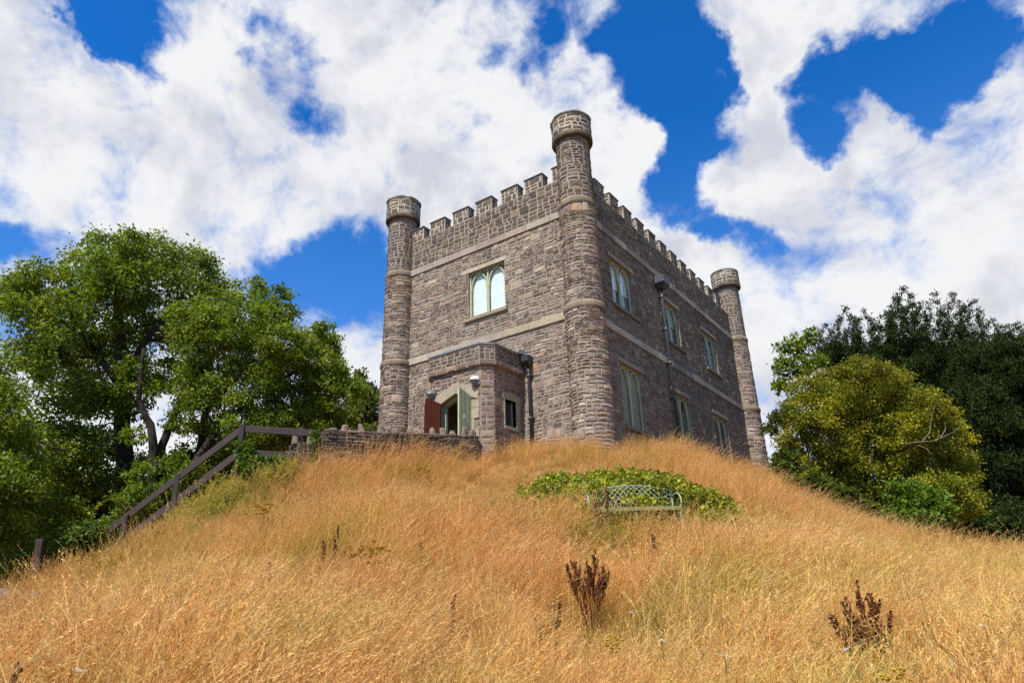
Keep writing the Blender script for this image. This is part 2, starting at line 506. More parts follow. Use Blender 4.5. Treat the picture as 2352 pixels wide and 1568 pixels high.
cpa(-9, 25, 2.3); cpa(-4, 24, 1.8); cpa(2, 25, 1.3); cpa(-6, 31, 1.6); cpa(4, 33, 1.0)
cp(2.3, -1.6, 4.0); cp(3.2, 1.2, 3.95); cp(4.6, 0.2, 3.1)
cp(-11, -5, 2.6); cp(-12.5, 1, 3.6); cp(-16, -8, 0.6); cp(-17, 2, 1.6); cp(-16, 10, 2.0); cp(-6, -12, 1.3); cp(-11, -11, 0.9)
cp(-12, 22, 2.0); cp(0, 26, 1.6); cp(12, 22, 1.0)
for k in range(16):
    a = k * math.pi / 8
    cp(-2 + 42 * math.cos(a), 2 + 42 * math.sin(a), -0.8)
CT = np.array(CTRL)


def tps(r2):
    return r2 * np.log(r2 + 1e-9)


_n = len(CT)
_K = tps(((CT[:, None, :2] - CT[None, :, :2]) ** 2).sum(-1)) + np.eye(_n) * 2.0
_P = np.concatenate([np.ones((_n, 1)), CT[:, :2]], 1)
_A = np.block([[_K, _P], [_P.T, np.zeros((3, 3))]])
_W = np.linalg.solve(_A, np.concatenate([CT[:, 2], np.zeros(3)]))


def ground_z(x, y):
    x = np.atleast_1d(np.asarray(x, float)); y = np.atleast_1d(np.asarray(y, float))
    sh = x.shape
    q = np.stack([x.ravel(), y.ravel()], 1)
    out = np.empty(len(q))
    for i in range(0, len(q), 4000):
        c = q[i:i + 4000]
        out[i:i + 4000] = tps(((c[:, None] - CT[None, :, :2]) ** 2).sum(-1)) @ _W[:_n] + _W[_n] + c @ _W[_n + 1:]
    r = np.hypot(q[:, 0] + 2, q[:, 1] - 2)
    w = np.clip((r - 30) / 12, 0, 1); w = w * w * (3 - 2 * w)
    out = out * (1 - w) + (-0.8 - 0.004 * np.clip(r - 42, 0, 600)) * w
    out += 0.05 * np.sin(q[:, 0] * 1.7 + 0.6 * q[:, 1]) * np.sin(q[:, 1] * 1.3 - 0.4 * q[:, 0]) * (1 - w)
    return out.reshape(sh)


def gz(x, y):
    return float(ground_z(x, y)[0])


mg, t = new_mat('ground_soil_and_straw')
pos = t.add('ShaderNodeNewGeometry').outputs['Position']
a = t.noise(pos, 0.5, 6.0, 0.6); b = t.noise(pos, 22.0, 5.0, 0.7)
col = t.mix(t.ramp(b, 0.35, 0.65), (0.16, 0.085, 0.03), (0.36, 0.20, 0.075))
col = t.mix(t.ramp(a, 0.58, 0.72), col, (0.14, 0.13, 0.04))
far = t.ramp(t.add('ShaderNodeVectorMath', operation='LENGTH', ins={0: pos}).outputs['Value'], 38.0, 70.0)
col = t.mix(far, col, (0.06, 0.10, 0.025))
finish(t, pbsdf(t, col, 0.95, 0.1, bump(t, b, 0.6, 0.05)))
gs = np.concatenate([-np.geomspace(45, 4000, 16)[::-1], np.linspace(-42, 42, 260), np.geomspace(45, 4000, 16)])
GX, GY = np.meshgrid(gs, gs, indexing='ij')
GZ = ground_z(GX, GY)
n_ = len(gs)
ii = (np.arange(n_ - 1)[:, None] * n_ + np.arange(n_ - 1)[None, :]).ravel()
gr = quads_mesh('ground', np.stack([GX, GY, GZ], -1).reshape(-1, 3), np.stack([ii, ii + n_, ii + n_ + 1, ii + 1], 1),
                np.ones((n_ * n_, 3)), mg)
gr['kind'] = 'structure'
gr.data.polygons.foreach_set('use_smooth', [True] * len(gr.data.polygons))

# ------------------------------------------------------------------ masonry
PAL = {
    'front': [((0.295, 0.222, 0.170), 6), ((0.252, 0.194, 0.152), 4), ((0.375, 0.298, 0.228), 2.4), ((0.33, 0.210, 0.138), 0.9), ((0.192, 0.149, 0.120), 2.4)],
    'side': [((0.195, 0.146, 0.112), 5), ((0.165, 0.128, 0.102), 4), ((0.26, 0.205, 0.155), 1.5), ((0.21, 0.140, 0.098), 0.7), ((0.130, 0.102, 0.083), 3)],  # front stones again, darkened: shade of this face and lichen painted in
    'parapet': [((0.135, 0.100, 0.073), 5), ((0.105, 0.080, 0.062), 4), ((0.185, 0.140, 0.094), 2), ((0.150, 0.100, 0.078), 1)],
    'porch': [((0.235, 0.152, 0.115), 5), ((0.200, 0.138, 0.110), 4), ((0.29, 0.200, 0.145), 2), ((0.155, 0.112, 0.092), 2)],
    'drystone': [((0.14, 0.108, 0.085), 5), ((0.105, 0.085, 0.068), 4), ((0.21, 0.168, 0.13), 1.5), ((0.08, 0.066, 0.055), 3)],
}
RR = random.Random(5)


def pick_color(pal):
    P = PAL[pal]
    c = RR.choices([p[0] for p in P], [p[1] for p in P])[0]
    k = RR.uniform(0.80, 1.22)
    return tuple(max(0.01, v * k * RR.uniform(0.94, 1.06)) for v in c)


def layout(u0, u1, v0, v1, band=(0.22, 0.42), hlay=(0.055, 0.14), wst=(0.11, 0.42), blk=(0.35, 1.0)):
    """snecked rubble: bands, cut into blocks, cut into layers, cut into stones"""
    out = []
    v = v0
    while v < v1 - 1e-6:
        h = RR.uniform(*band)
        if v1 - (v + h) < band[0] * 0.7: h = v1 - v
        u = u0 - RR.uniform(0, 0.3)
        while u < u1:
            w = RR.uniform(*blk)
            nl = max(1, round(h / RR.uniform(*hlay)))
            if RR.random() < 0.10: nl = 1 if h < 0.36 else 2
            cuts = np.cumsum([RR.uniform(0.7, 1.4) for _ in range(nl)]); cuts = cuts / cuts[-1]
            b = v
            for c in cuts:
                tt = v + h * c
                x = u
                while x < u + w - 1e-6:
                    sw = RR.uniform(*wst) * (0.75 + 1.7 * (tt - b))
                    if u + w - (x + sw) < wst[0]: sw = u + w - x
                    a, e = max(x, u0), min(x + sw, u1)
                    if e - a > 0.04: out.append((a, e, b, tt))
                    x += sw
                b = tt
            u += w
        v += h
    return out


def clip_rects(rects, holes):
    for (a, b, c, d) in holes:
        nxt = []
        for (u0, u1, v0, v1) in rects:
            if u1 <= a or u0 >= b or v1 <= c or v0 >= d:
                nxt.append((u0, u1, v0, v1)); continue
            cand = [(u0, min(u1, a), v0, v1), (max(u0, b), u1, v0, v1), (u0, u1, v0, min(v1, c)), (u0, u1, max(v0, d), v1)]
            cand = [q for q in cand if q[1] - q[0] > 0.035 and q[3] - q[2] > 0.03]
            if cand:
                nxt.append(max(cand, key=lambda q: (q[1] - q[0]) * (q[3] - q[2])))
        rects = nxt
    return rects


STONES = []      # (verts 17x3, colour, parent part)
SFACES = [(i, (i + 1) % 8, 8 + (i + 1) % 8, 8 + i) for i in range(8)] + [(8 + i, 8 + (i + 1) % 8, 16) for i in range(8)]


def lay(rects, mapf, pal, parent, joint=0.011, proud=(0.005, 0.024), warp=0.018, chip=0.30, flip=False):
    ph = [RR.uniform(0, 6.28) for _ in range(6)]

    def wob(u, v):
        du = warp * (math.sin(2.3 * u + 3.1 * v + ph[0]) + 0.6 * math.sin(6.1 * v - 3.3 * u + ph[1]))
        dv = warp * (math.sin(1.9 * u - 1.1 * v + ph[2]) + 0.6 * math.sin(5.2 * u + 2.0 * v + ph[3]))
        return du * 0.6, dv
    for (u0, u1, v0, v1) in rects:
        j = joint * RR.uniform(0.55, 1.3) * 0.5
        a, b, c, d = u0 + j, u1 - j, v0 + j, v1 - j
        if b - a < 0.02 or d - c < 0.015: continue
        p = RR.uniform(*proud)
        k = chip * min(b - a, d - c) * 0.5
        cx, cy = (a + b) / 2, (c + d) / 2
        ring = []
        for (x, y, sx, sy) in ((a, c, 1, 1), (b, c, -1, 1), (b, d, -1, -1), (a, d, 1, -1)):
            k1, k2 = k * RR.uniform(0.3, 1.5), k * RR.uniform(0.3, 1.5)
            q1, q2 = (x + sx * k1, y), (x, y + sy * k2)
            ring += [q2, q1] if (sx, sy) in ((1, 1), (-1, -1)) else [q1, q2]
        bev = min(0.016, 0.22 * (d - c), 0.22 * (b - a))
        tilt_u, tilt_v = RR.uniform(-0.05, 0.05), RR.uniform(-0.10, 0.06)
        V = []
        for lev in (0, 1):
            for (x, y) in ring:
                if lev == 1:
                    fx = 1 - bev / max(0.5 * (b - a), 1e-3) * RR.uniform(0.7, 1.4)
                    fy = 1 - bev / max(0.5 * (d - c), 1e-3) * RR.uniform(0.7, 1.4)
                    x, y = cx + (x - cx) * fx, cy + (y - cy) * fy
                    dep = p + (x - cx) * tilt_u + (y - cy) * tilt_v
                    dep = max(0.003, dep)
                else:
                    dep = -0.03
                du, dv = wob(x, y)
                V.append(mapf(x + du, y + dv, dep))
        du, dv = wob(cx, cy)
        V.append(mapf(cx + du, cy + dv, p + RR.uniform(0.001, 0.012)))
        STONES.append((np.array(V), pick_color(pal), parent, flip))


map_front = lambda u, v, d: (u, -d, v)
map_side = lambda u, v, d: (d, u, v)


def map_plane(y0):
    return lambda u, v, d: (u, y0 - d, v)


def map_cyl(cx, cy, R):
    return lambda u, v, d: (cx + (R + d) * math.sin(u / R), cy - (R + d) * math.cos(u / R), v)   # u/R from -Y towards +X


def wall_panel(mb, u0, u1, v0, v1, holes, mapf, depth=0.32):
    """flat wall skin with openings and their reveals"""
    us = sorted(set([u0, u1] + [h[k] for h in holes for k in (0, 1)]))
    vs = sorted(set([v0, v1] + [h[k] for h in holes for k in (2, 3)]))
    for i in range(len(us) - 1):
        for j in range(len(vs) - 1):
            a, b, c, d = us[i], us[i + 1], vs[j], vs[j + 1]
            mu, mv = (a + b) / 2, (c + d) / 2
            if any(h[0] < mu < h[1] and h[2] < mv < h[3] for h in holes): continue
            mb.add([mapf(a, c, 0), mapf(b, c, 0), mapf(b, d, 0), mapf(a, d, 0)], [(0, 1, 2, 3)])
    for (a, b, c, d) in holes:
        loop = [(a, c), (b, c), (b, d), (a, d)]
        for k in range(4):
            p, q = loop[k], loop[(k + 1) % 4]
            mb.add([mapf(*p, 0), mapf(*q, 0), mapf(*q, -depth), mapf(*p, -depth)], [(0, 1, 2, 3)])


castle = empty('castle_keep', (-4.0, 7.7, 5.2))
tag(castle, 'square brown rubble stone castle keep with battlements and round corner turrets on the grassy mound', 'castle')
Z0, ZS1, ZS2, ZC, ZM = 4.3, 9.42, 13.02, 14.50, 15.00
A_, B_ = 7.935, 15.50

WIN_F = [(-4.55, -2.96, 10.50, 12.26)]
WY = (2.82, 7.05, 11.35)
WIN_S = [(y - 0.78, y + 0.78, 10.50, 12.26) for y in WY] + [(y - 0.78, y + 0.78, 6.38, 8.46) for y in WY]
PX0, PX1, PYF, CH = -4.82, -2.38, -1.77, 0.27
DOOR = (-4.20, -3.00, 5.0, 7.24)

# wall cores (mortar), each a part
mb = MB()
wall_panel(mb, -A_, 0.0, Z0, ZC, WIN_F + [(-4.1, -3.1, 5.0, 7.1)], map_front, 0.5)
mb.box((-A_ / 2, 0.32, (ZS2 + 0.3 + ZC) / 2), (A_, 0.04, ZC - ZS2 - 0.3)); mb.box((-A_ / 2, 0.17, ZC - 0.03), (A_, 0.30, 0.05))
front_wall = mb.build('front_wall', M_MORTAR, castle)
mb = MB()
wall_panel(mb, 0.0, B_, Z0, ZC, WIN_S, map_side, 0.5)
mb.box((-0.17, B_ / 2, ZC - 0.03), (0.30, B_, 0.05)); mb.box((-0.32, B_ / 2, (ZS2 + 0.3 + ZC) / 2), (0.04, B_, ZC - ZS2 - 0.3))
side_wall = mb.build('side_wall', M_MORTAR, castle)
mb = MB()
mb.box((-A_ + 0.15, B_ / 2, (Z0 + ZC) / 2), (0.3, B_, ZC - Z0)); rear = mb.build('rear_wall', M_MORTAR, castle)
mb = MB()
mb.box((-A_ / 2, B_ - 0.15, (Z0 + ZC) / 2), (A_ - 0.62, 0.3, ZC - Z0)); mb.build('end_wall', M_MORTAR, castle)
mb = MB()
mb.box((-A_ / 2, B_ / 2, 13.6), (A_ - 0.66, B_ - 0.66, 0.12), col=(0.10, 0.10, 0.11)); mb.build('roof', M_LEAD, castle)
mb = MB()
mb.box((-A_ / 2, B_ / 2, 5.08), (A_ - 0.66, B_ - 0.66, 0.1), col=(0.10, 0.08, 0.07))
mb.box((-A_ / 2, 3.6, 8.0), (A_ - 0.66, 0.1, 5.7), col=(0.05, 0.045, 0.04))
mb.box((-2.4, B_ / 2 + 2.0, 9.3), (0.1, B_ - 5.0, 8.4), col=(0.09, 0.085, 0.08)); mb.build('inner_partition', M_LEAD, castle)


def grow(h, l=0.0, r=0.0, b=0.0, t=0.0):
    return (h[0] - l, h[1] + r, h[2] - b, h[3] + t)


stringF = [(-A_, 0, ZS2, ZS2 + 0.27), (-A_, 0, ZS1, ZS1 + 0.25)]
stringS = [(0, B_, ZS2, ZS2 + 0.27), (0, B_, ZS1, ZS1 + 0.25)]
holesF = [grow(w, 0.0, 0.0, 0.13, 0.0) for w in WIN_F] + [(w[0] - 0.30, w[1] + 0.12, w[3], w[3] + 0.15) for w in WIN_F] + stringF \
    + [(-4.75, -2.83, 10.37, 10.51), (PX0 + 0.04, PX1 - 0.04, 4.2, 8.5)]
holesS = list(WIN_S) + [(w[0] - 0.16, w[1] + 0.22, w[3], w[3] + 0.18) for w in WIN_S] + [(w[0] - 0.06, w[1] + 0.30, w[2] - 0.13, w[2]) for w in WIN_S] + stringS
lay(clip_rects(layout(-A_ + 0.3, -0.3, 4.6, ZS2), holesF), map_front, 'front', front_wall)
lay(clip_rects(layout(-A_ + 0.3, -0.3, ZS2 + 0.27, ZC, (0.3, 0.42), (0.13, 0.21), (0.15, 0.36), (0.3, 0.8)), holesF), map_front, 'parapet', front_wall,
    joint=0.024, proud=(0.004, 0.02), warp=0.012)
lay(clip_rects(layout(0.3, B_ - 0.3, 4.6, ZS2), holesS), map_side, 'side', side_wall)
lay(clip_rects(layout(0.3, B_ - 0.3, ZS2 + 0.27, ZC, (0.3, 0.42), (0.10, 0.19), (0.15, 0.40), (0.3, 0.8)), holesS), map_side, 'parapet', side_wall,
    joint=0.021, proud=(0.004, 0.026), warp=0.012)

# string courses: long dressed blocks
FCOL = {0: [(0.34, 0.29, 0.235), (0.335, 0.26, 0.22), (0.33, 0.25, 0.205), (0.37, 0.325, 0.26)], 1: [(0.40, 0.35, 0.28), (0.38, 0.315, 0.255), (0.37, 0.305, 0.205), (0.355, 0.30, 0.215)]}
for lvl, z in ((0, ZS2), (1, ZS1)):
    x = -A_ + 0.5; k = 0
    while x < -0.5:
        w = min(RR.uniform(0.75, 1.35), -0.5 - x)
        if -0.5 - (x + w) < 0.3: w = -0.5 - x
        mb = MB(); c = FCOL[lvl][min(3, int((x + A_) / A_ * 4))]
        mb.box((x + w / 2, -0.005, z + 0.125), (w - 0.008, 0.11, 0.25), col=shade(c, 0.93, 1.07), bevel=0.01)
        mb.build('string_course_block', M_ASHLAR, front_wall); x += w
    y = 0.5
    while y < B_ - 0.5:
        w = min(RR.uniform(0.7, 1.3), B_ - 0.5 - y)
        if B_ - 0.5 - (y + w) < 0.3: w = B_ - 0.5 - y
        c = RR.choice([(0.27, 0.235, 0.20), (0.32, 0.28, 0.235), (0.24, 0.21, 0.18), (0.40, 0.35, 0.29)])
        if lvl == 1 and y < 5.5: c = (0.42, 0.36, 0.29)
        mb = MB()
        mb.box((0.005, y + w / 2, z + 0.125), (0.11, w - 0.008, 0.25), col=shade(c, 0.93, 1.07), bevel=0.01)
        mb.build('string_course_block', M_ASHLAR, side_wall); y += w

# merlons with slab copings
def merlon(u0, u1, side):
    mb = MB()
    c = (u0 + u1) / 2; w = u1 - u0; zc = (ZC + ZM) / 2
    if side:
        mb.box((-0.17, c, zc), (0.34, w, ZM - ZC)); par = mb.build('merlon', M_MORTARP, castle)
        mf = map_side
    else:
        mb.box((c, 0.17, zc), (w, 0.34, ZM - ZC)); par = mb.build('merlon', M_MORTARP, castle)
        mf = map_front
    lay(layout(u0 + 0.005, u1 - 0.005, ZC + 0.01, ZM - 0.01, (0.22, 0.26), (0.11, 0.2), (0.14, 0.34), (0.25, 0.5)), mf, 'parapet', par, joint=0.022, proud=(0.004, 0.018), warp=0.004)
    if not side:   # the end of the merlon that shows
        lay(layout(0.01, 0.33, ZC + 0.01, ZM - 0.01, (0.22, 0.26), (0.11, 0.2), (0.14, 0.3), (0.4, 0.5)), lambda u, v, d: (u1 + d, u, v), 'parapet', par, joint=0.02, proud=(0.004, 0.014), warp=0.003)
    else:
        lay(layout(0.01, 0.33, ZC + 0.01, ZM - 0.01, (0.22, 0.26), (0.11, 0.2), (0.14, 0.3), (0.4, 0.5)), lambda u, v, d: (-u, u0 - d, v), 'parapet', par, joint=0.02, proud=(0.004, 0.014), warp=0.003)
    mb = MB(); col = (0.11, 0.10, 0.10) if not side else (0.15, 0.13, 0.115)
    mb.box((c, 0.165, ZM + 0.035) if not side else (-0.165, c, ZM + 0.035), (w + 0.05, 0.40, 0.06) if not side else (0.40, w + 0.05, 0.06), col=col, bevel=0.012)
    mb.build('coping_slab', M_ASHLAR, par)


for (a, b) in ((-7.42, -6.78), (-6.43, -5.69), (-5.29, -4.54), (-4.18, -3.45), (-3.01, -2.30), (-1.99, -1.26), (-0.86, -0.42)):
    merlon(a, b, False)
for k in range(13):
    e = 0.98 + 1.09 * k
    merlon(max(e - 0.68, 0.45), e, True)


# towers
def tower(name, cx, cy, zt, rcap, label, a0=-2.6, a1=2.6):
    mb = MB()
    mb.lathe([(0.593, Z0), (0.592, 6.0), (0.590, ZS1), (0.575, ZS1 + 0.2), (0.560, ZS2 + 0.1), (0.550, ZS2 + 0.2), (0.545, zt + 0.1)], 40, (cx, cy, 0))
    root = mb.build(name, M_MORTAR, castle)
    root['label'] = label
    for (z0, z1, r, pal, jt, lp) in ((4.5, ZS1, 0.597, 'front', 0.012, ((0.2, 0.4), (0.06, 0.15), (0.13, 0.44), (0.35, 0.9))),
                                     (ZS1 + 0.22, ZS2, 0.572, 'front', 0.012, ((0.2, 0.4), (0.06, 0.15), (0.13, 0.44), (0.35, 0.9))),
                                     (ZS2 + 0.26, zt, 0.552, 'parapet', 0.030, ((0.24, 0.36), (0.10, 0.17), (0.15, 0.34), (0.3, 0.7)))):
        lay(layout(a0 * r, a1 * r, z0, z1, *lp), map_cyl(cx, cy, r), pal, root, joint=jt, warp=0.006, proud=(0.004, 0.03) if pal == 'front' else (0.002, 0.016))
    # moulded rings of a few curved blocks
    for z in (ZS1 - 0.02, ZS2 - 0.02):
        rr_ = 0.650 if z < 11 else 0.618
        a = a0
        while a < a1:
            da = RR.uniform(0.5, 0.8)
            mb = MB()
            mb.lathe([(rr_ - 0.10, z), (rr_ - 0.02, z + 0.01), (rr_, z + 0.06), (rr_, z + 0.16), (rr_ - 0.05, z + 0.25), (rr_ - 0.12, z + 0.27)], 6, (cx, cy, 0),
                     col=shade((0.235, 0.180, 0.122), 0.85, 1.15), a0=a - math.pi / 2 + 0.006, a1=a + da - math.pi / 2 - 0.006)
            mb.build('ring_block', M_ASHLAR, root, smooth=False); a += da
    # corbelled head
    zh = zt + 0.86
    mb = MB()
    mb.lathe([(0.50, zt + 0.001), (rcap - 0.05, zt + 0.002), (rcap - 0.02, zt + 0.09), (rcap - 0.012, zt + 0.2), (rcap - 0.012, zh), (0.0, zh + 0.01)], 40, (cx, cy, 0))
    head = mb.build('turret_head', M_MORTARP, castle)
    rc = rcap - 0.012
    a = -2.8
    while a < 2.8:
        da = RR.uniform(0.35, 0.6); mb = MB()
        mb.lathe([(rc - 0.12, zt - 0.02), (rc + 0.005, zt - 0.01), (rc + 0.025, zt + 0.03), (rc + 0.022, zt + 0.14), (rc - 0.02, zt + 0.15)], 5, (cx, cy, 0), col=pick_color('parapet'),
                 a0=a - math.pi / 2 + 0.012, a1=a + da - math.pi / 2 - 0.012)
        mb.build('corbel_block', M_ASHLAR, head); a += da
    lay(layout(-2.8 * rc, 2.8 * rc, zt + 0.16, zh - 0.02, (0.3, 0.36), (0.14, 0.20), (0.18, 0.40), (0.4, 0.8)), map_cyl(cx, cy, rc), 'parapet', head, joint=0.030, proud=(0.004, 0.02), warp=0.004)
    a = -math.pi
    while a < math.pi - 0.1:
        da = min(RR.uniform(0.25, 0.55), math.pi - a); mb = MB()
        ro = rc + RR.uniform(0.0, 0.05); th = RR.uniform(0.04, 0.075)
        mb.lathe([(rc - 0.25, zh - 0.015), (ro, zh - 0.012), (ro, zh + th), (rc - 0.25, zh + th)], 4, (cx, cy, 0), col=shade((0.16, 0.15, 0.12), 0.8, 1.2), a0=a, a1=a + da - 0.01)
        mb.build('rim_slab', M_ASHLAR, head); a += da
    return root


t_c = tower('corner_turret', 0.0, 0.0, 15.58, 0.675, 'tall middle round turret at the near corner of the keep', -2.2, 2.4)
t_l = tower('corner_turret', -A_, 0.0, 15.58, 0.675, 'left round turret beside the front wall')
t_r = tower('corner_turret', 0.0, B_, 16.0, 0.70, 'far round turret at the end of the shaded side wall', -1.7, 2.9)
mb = MB()
mb.box((0.62, B_ + 0.55, 5.9), (0.7, 0.8, 2.2), rz=0.5, col=(0.16, 0.125, 0.105), bevel=0.08); mb.box((0.85, B_ + 0.35, 5.6), (0.5, 0.6, 1.6), rz=0.2, col=(0.18, 0.14, 0.115), bevel=0.07)
mb.build('buttress_stub', M_STONE, castle)


# windows
GREEN = (0.40, 0.42, 0.27)


def lancet(n=14, w=0.5, h=0.55):
    """half widths of a rounded arch from springing to crown and back"""
    a = np.linspace(0, math.pi, n)
    return [(-w * math.cos(k), h * math.sin(k) ** 0.85) for k in a]


def window(win, side, blinds_and_backings, boarded=False):
    a, b, c, d = win
    P3 = (lambda u, v, dep: map_side(u, v, dep)) if side else (lambda u, v, dep: map_front(u, v, dep))
    root = empty('window')
    root.parent = castle
    mid = (a + b) / 2
    root.location = np.array(P3(mid, c, -0.2)) - np.array(castle.location)

    def ubox(mb, u0, u1, v0, v1, d0, d1, col=GREEN):
        q = [P3(u, v, dd) for u in (u0, u1) for v in (v0, v1) for dd in (d0, d1)]
        q = np.array(q); lo, hi = q.min(0), q.max(0)
        mb.box((lo + hi) / 2, hi - lo, col=col)
    fr = MB(); D0, D1 = -0.16, -0.09
    hw = (b - a) / 2
    ubox(fr, a, a + 0.05, c, d - 0.005, D0, D1); ubox(fr, b - 0.05, b, c, d - 0.005, D0, D1)
    ubox(fr, a + 0.05, b - 0.05, d - 0.05, d - 0.005, D0, D1 - 0.003); ubox(fr, a + 0.05, b - 0.05, c, c + 0.04, D0, D1 - 0.003)
    fr.build('frame', M_PAINT, root)
    mu = MB(); ubox(mu, mid - 0.03, mid + 0.03, c + 0.04, d - 0.05, D0, D1 - 0.001); mu.build('mullion', M_PAINT, root)
    lw = hw - 0.05 - 0.03
    ah = 0.62; zs = d - 0.07 - ah
    for s in (-1, 1):
        cu = mid + s * (0.03 + lw / 2)
        arch = lancet(16, lw / 2, ah)
        inner = lancet(16, lw / 2 - 0.035, ah - 0.045)
        tr = MB(); V = []; F = []
        n = len(arch)
        for (lst, dd) in ((arch, D1 + 0.004), (inner, D1 + 0.004), (arch, D0), (inner, D0)):
            V += [P3(cu + x, zs + y, dd) for x, y in lst]
        for i in range(n - 1):
            F += [(i, i + 1, n + i + 1, n + i), (n + i, n + i + 1, 3 * n + i + 1, 3 * n + i), (2 * n + i, 2 * n + i + 1, i + 1, i)]
        tr.add(V, F, GREEN); tr.build('arch_tracery', M_PAINT, root)
        sp = MB()   # spandrel board above the arch
        V = [P3(cu + x, zs + y, D0 + 0.012) for x, y in arch] + [P3(cu + x, d - 0.05, D0 + 0.012) for x, y in arch]
        sp.add(V, [(i, i + 1, n + i + 1, n + i) for i in range(n - 1)], (0.17, 0.17, 0.11)); sp.build('spandrel', M_PAINT, root)
        gl = MB()
        ubox(gl, cu - lw / 2, cu + lw / 2, c + 0.04, d - 0.05, D0 - 0.014, D0 - 0.008, (1, 1, 1))
        if boarded:
            gl.c[-1][:, :3] = (0.22, 0.235, 0.15)
            gl.build('boarded_panel', M_PAINT, root)
        else:
            gl.build('pane', M_GLASS, root)
            for (f0, f1, colr, dep) in blinds_and_backings:
                bl = MB(); hh = d - 0.1 - c
                ubox(bl, cu - lw / 2 + 0.01, cu + lw / 2 - 0.01, c + 0.04 + hh * f0, c + 0.04 + hh * f1, D0 - dep - 0.012, D0 - dep, colr)
                bl.build('blind', M_PAINT, root)
        ln = MB()   # slim bead round the light
        ln.tube([P3(cu - lw / 2 + 0.02, c + 0.05, D1 - 0.01), P3(cu - lw / 2 + 0.02, zs, D1 - 0.01)], 0.012, 5, GREEN)
        ln.tube([P3(cu + lw / 2 - 0.02, c + 0.05, D1 - 0.01), P3(cu + lw / 2 - 0.02, zs, D1 - 0.01)], 0.012, 5, GREEN); ln.build('glazing_bead', M_PAINT, root)
    if boarded:
        for (fu, fv) in ((0.35, 0.74), (0.32, 0.52), (0.55, 0.42), (0.40, 0.30), (0.62, 0.20)):  # small pale flecks on the right-hand board
            sp = MB(); u = mid + 0.035 + fu * lw; v = c + fv * (d - c)
            V = [P3(u + 0.022 * math.cos(k) * (1 + 0.3 * math.sin(3 * k)), v + 0.05 * math.sin(k), D0 - 0.004) for k in np.linspace(0, 6.28, 9)[:-1]]
            sp.add(V, [tuple(range(8))], (0.42, 0.40, 0.27)); sp.build('pale_fleck', M_PAINT, root)
    # dressed lintel and sill
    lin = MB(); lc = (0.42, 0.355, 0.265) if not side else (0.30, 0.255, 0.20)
    l0, l1 = (a - 0.30, b + 0.12) if not side else (a - 0.15, b + 0.21)
    ubox(lin, l0, l1, d + 0.003, d + 0.15, -0.14, 0.03, lc); lin.build('lintel', M_ASHLAR, root)
    si = MB(); s0, s1 = (a - 0.18, b + 0.12) if not side else (a - 0.05, b + 0.29)
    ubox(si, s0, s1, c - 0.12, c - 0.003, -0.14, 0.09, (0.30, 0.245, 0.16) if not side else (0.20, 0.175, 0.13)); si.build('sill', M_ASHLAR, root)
    return root


WHITE = (0.84, 0.83, 0.81)
window(WIN_F[0], False, [(0, 1, WHITE, 0.02)])
window(WIN_S[0], True, [(0.42, 1, (0.75, 0.77, 0.80), 0.02), (0, 0.42, (0.30, 0.29, 0.29), 0.06)])
window(WIN_S[1], True, [(0.5, 1, (0.42, 0.44, 0.42), 0.03), (0, 0.5, (0.20, 0.215, 0.19), 0.07)])
window(WIN_S[2], True, [(0.0, 0.82, (0.36, 0.39, 0.41), 0.03)])
window(WIN_S[3], True, [], True)
window(WIN_S[4], True, [(0, 0.72, (0.15, 0.18, 0.13), 0.03)])  # greenish sheet, the panes' reflection put into its colour
window(WIN_S[5], True, [(0, 1, (0.06, 0.065, 0.055), 0.06)])  # near-black sheet behind the panes

# ------------------------------------------------------------------ porch (parts of the keep)
porch_pts = [(PX0, 0.0), (PX0, PYF + CH), (PX0 + CH, PYF), (PX1 - CH, PYF), (PX1, PYF + CH), (PX1, 0.0)]
mb = MB()
DX0, DX1 = DOOR[0], DOOR[1]
AX, ASP, AAP = -3.60, 7.02, 7.24
ZP = 7.95
# front skin around the arched doorway
fy = PYF
for (x0, x1) in ((PX0 + CH, DX0), (DX1, PX1 - CH)):
    mb.add([(x0, fy, Z0), (x1, fy, Z0), (x1, fy, ZP), (x0, fy, ZP)], [(0, 1, 2, 3)])
mb.add([(DX0, fy, ASP), (AX, fy, AAP), (DX1, fy, ASP), (DX1, fy, ZP), (AX, fy, ZP), (DX0, fy, ZP)], [(0, 1, 4, 5), (1, 2, 3, 4)])
mb.add([(DX0, fy, Z0), (DX0, fy + 0.3, Z0), (DX0, fy + 0.3, ASP), (DX0, fy, ASP)], [(0, 1, 2, 3)])
mb.add([(DX1, fy, Z0), (DX1, fy + 0.3, Z0), (DX1, fy + 0.3, ASP), (DX1, fy, ASP)], [(0, 1, 2, 3)])
mb.add([(DX0, fy, ASP), (AX, fy, AAP), (AX, fy + 0.3, AAP), (DX0, fy + 0.3, ASP), (DX1, fy, ASP), (DX1, fy + 0.3, ASP)], [(0, 1, 2, 3), (1, 4, 5, 2)])
SWIN = (-0.98, -0.42, 6.22, 7.02)
for (p, q) in ((porch_pts[0], porch_pts[1]), (porch_pts[1], porch_pts[2]), (porch_pts[3], porch_pts[4])):
    mb.add([(*p, Z0), (*q, Z0), (*q, ZP), (*p, ZP)], [(0, 1, 2, 3)])
    mb.add([(p[0] * 0.9 - 0.36, p[1] + 0.25, Z0), (q[0] * 0.9 - 0.36, q[1] + 0.25, Z0), (q[0] * 0.9 - 0.36, q[1] + 0.25, ZP), (p[0] * 0.9 - 0.36, p[1] + 0.25, ZP)], [(0, 1, 2, 3)])
wall_panel(mb, PYF + CH, 0.0, Z0, ZP, [SWIN], lambda u, v, d: (PX1 + d, u, v), 0.25)
porch = mb.build('porch', M_MORTAR, castle)
porch['label'] = 'flat roofed stone porch with canted corners around the open doorway'
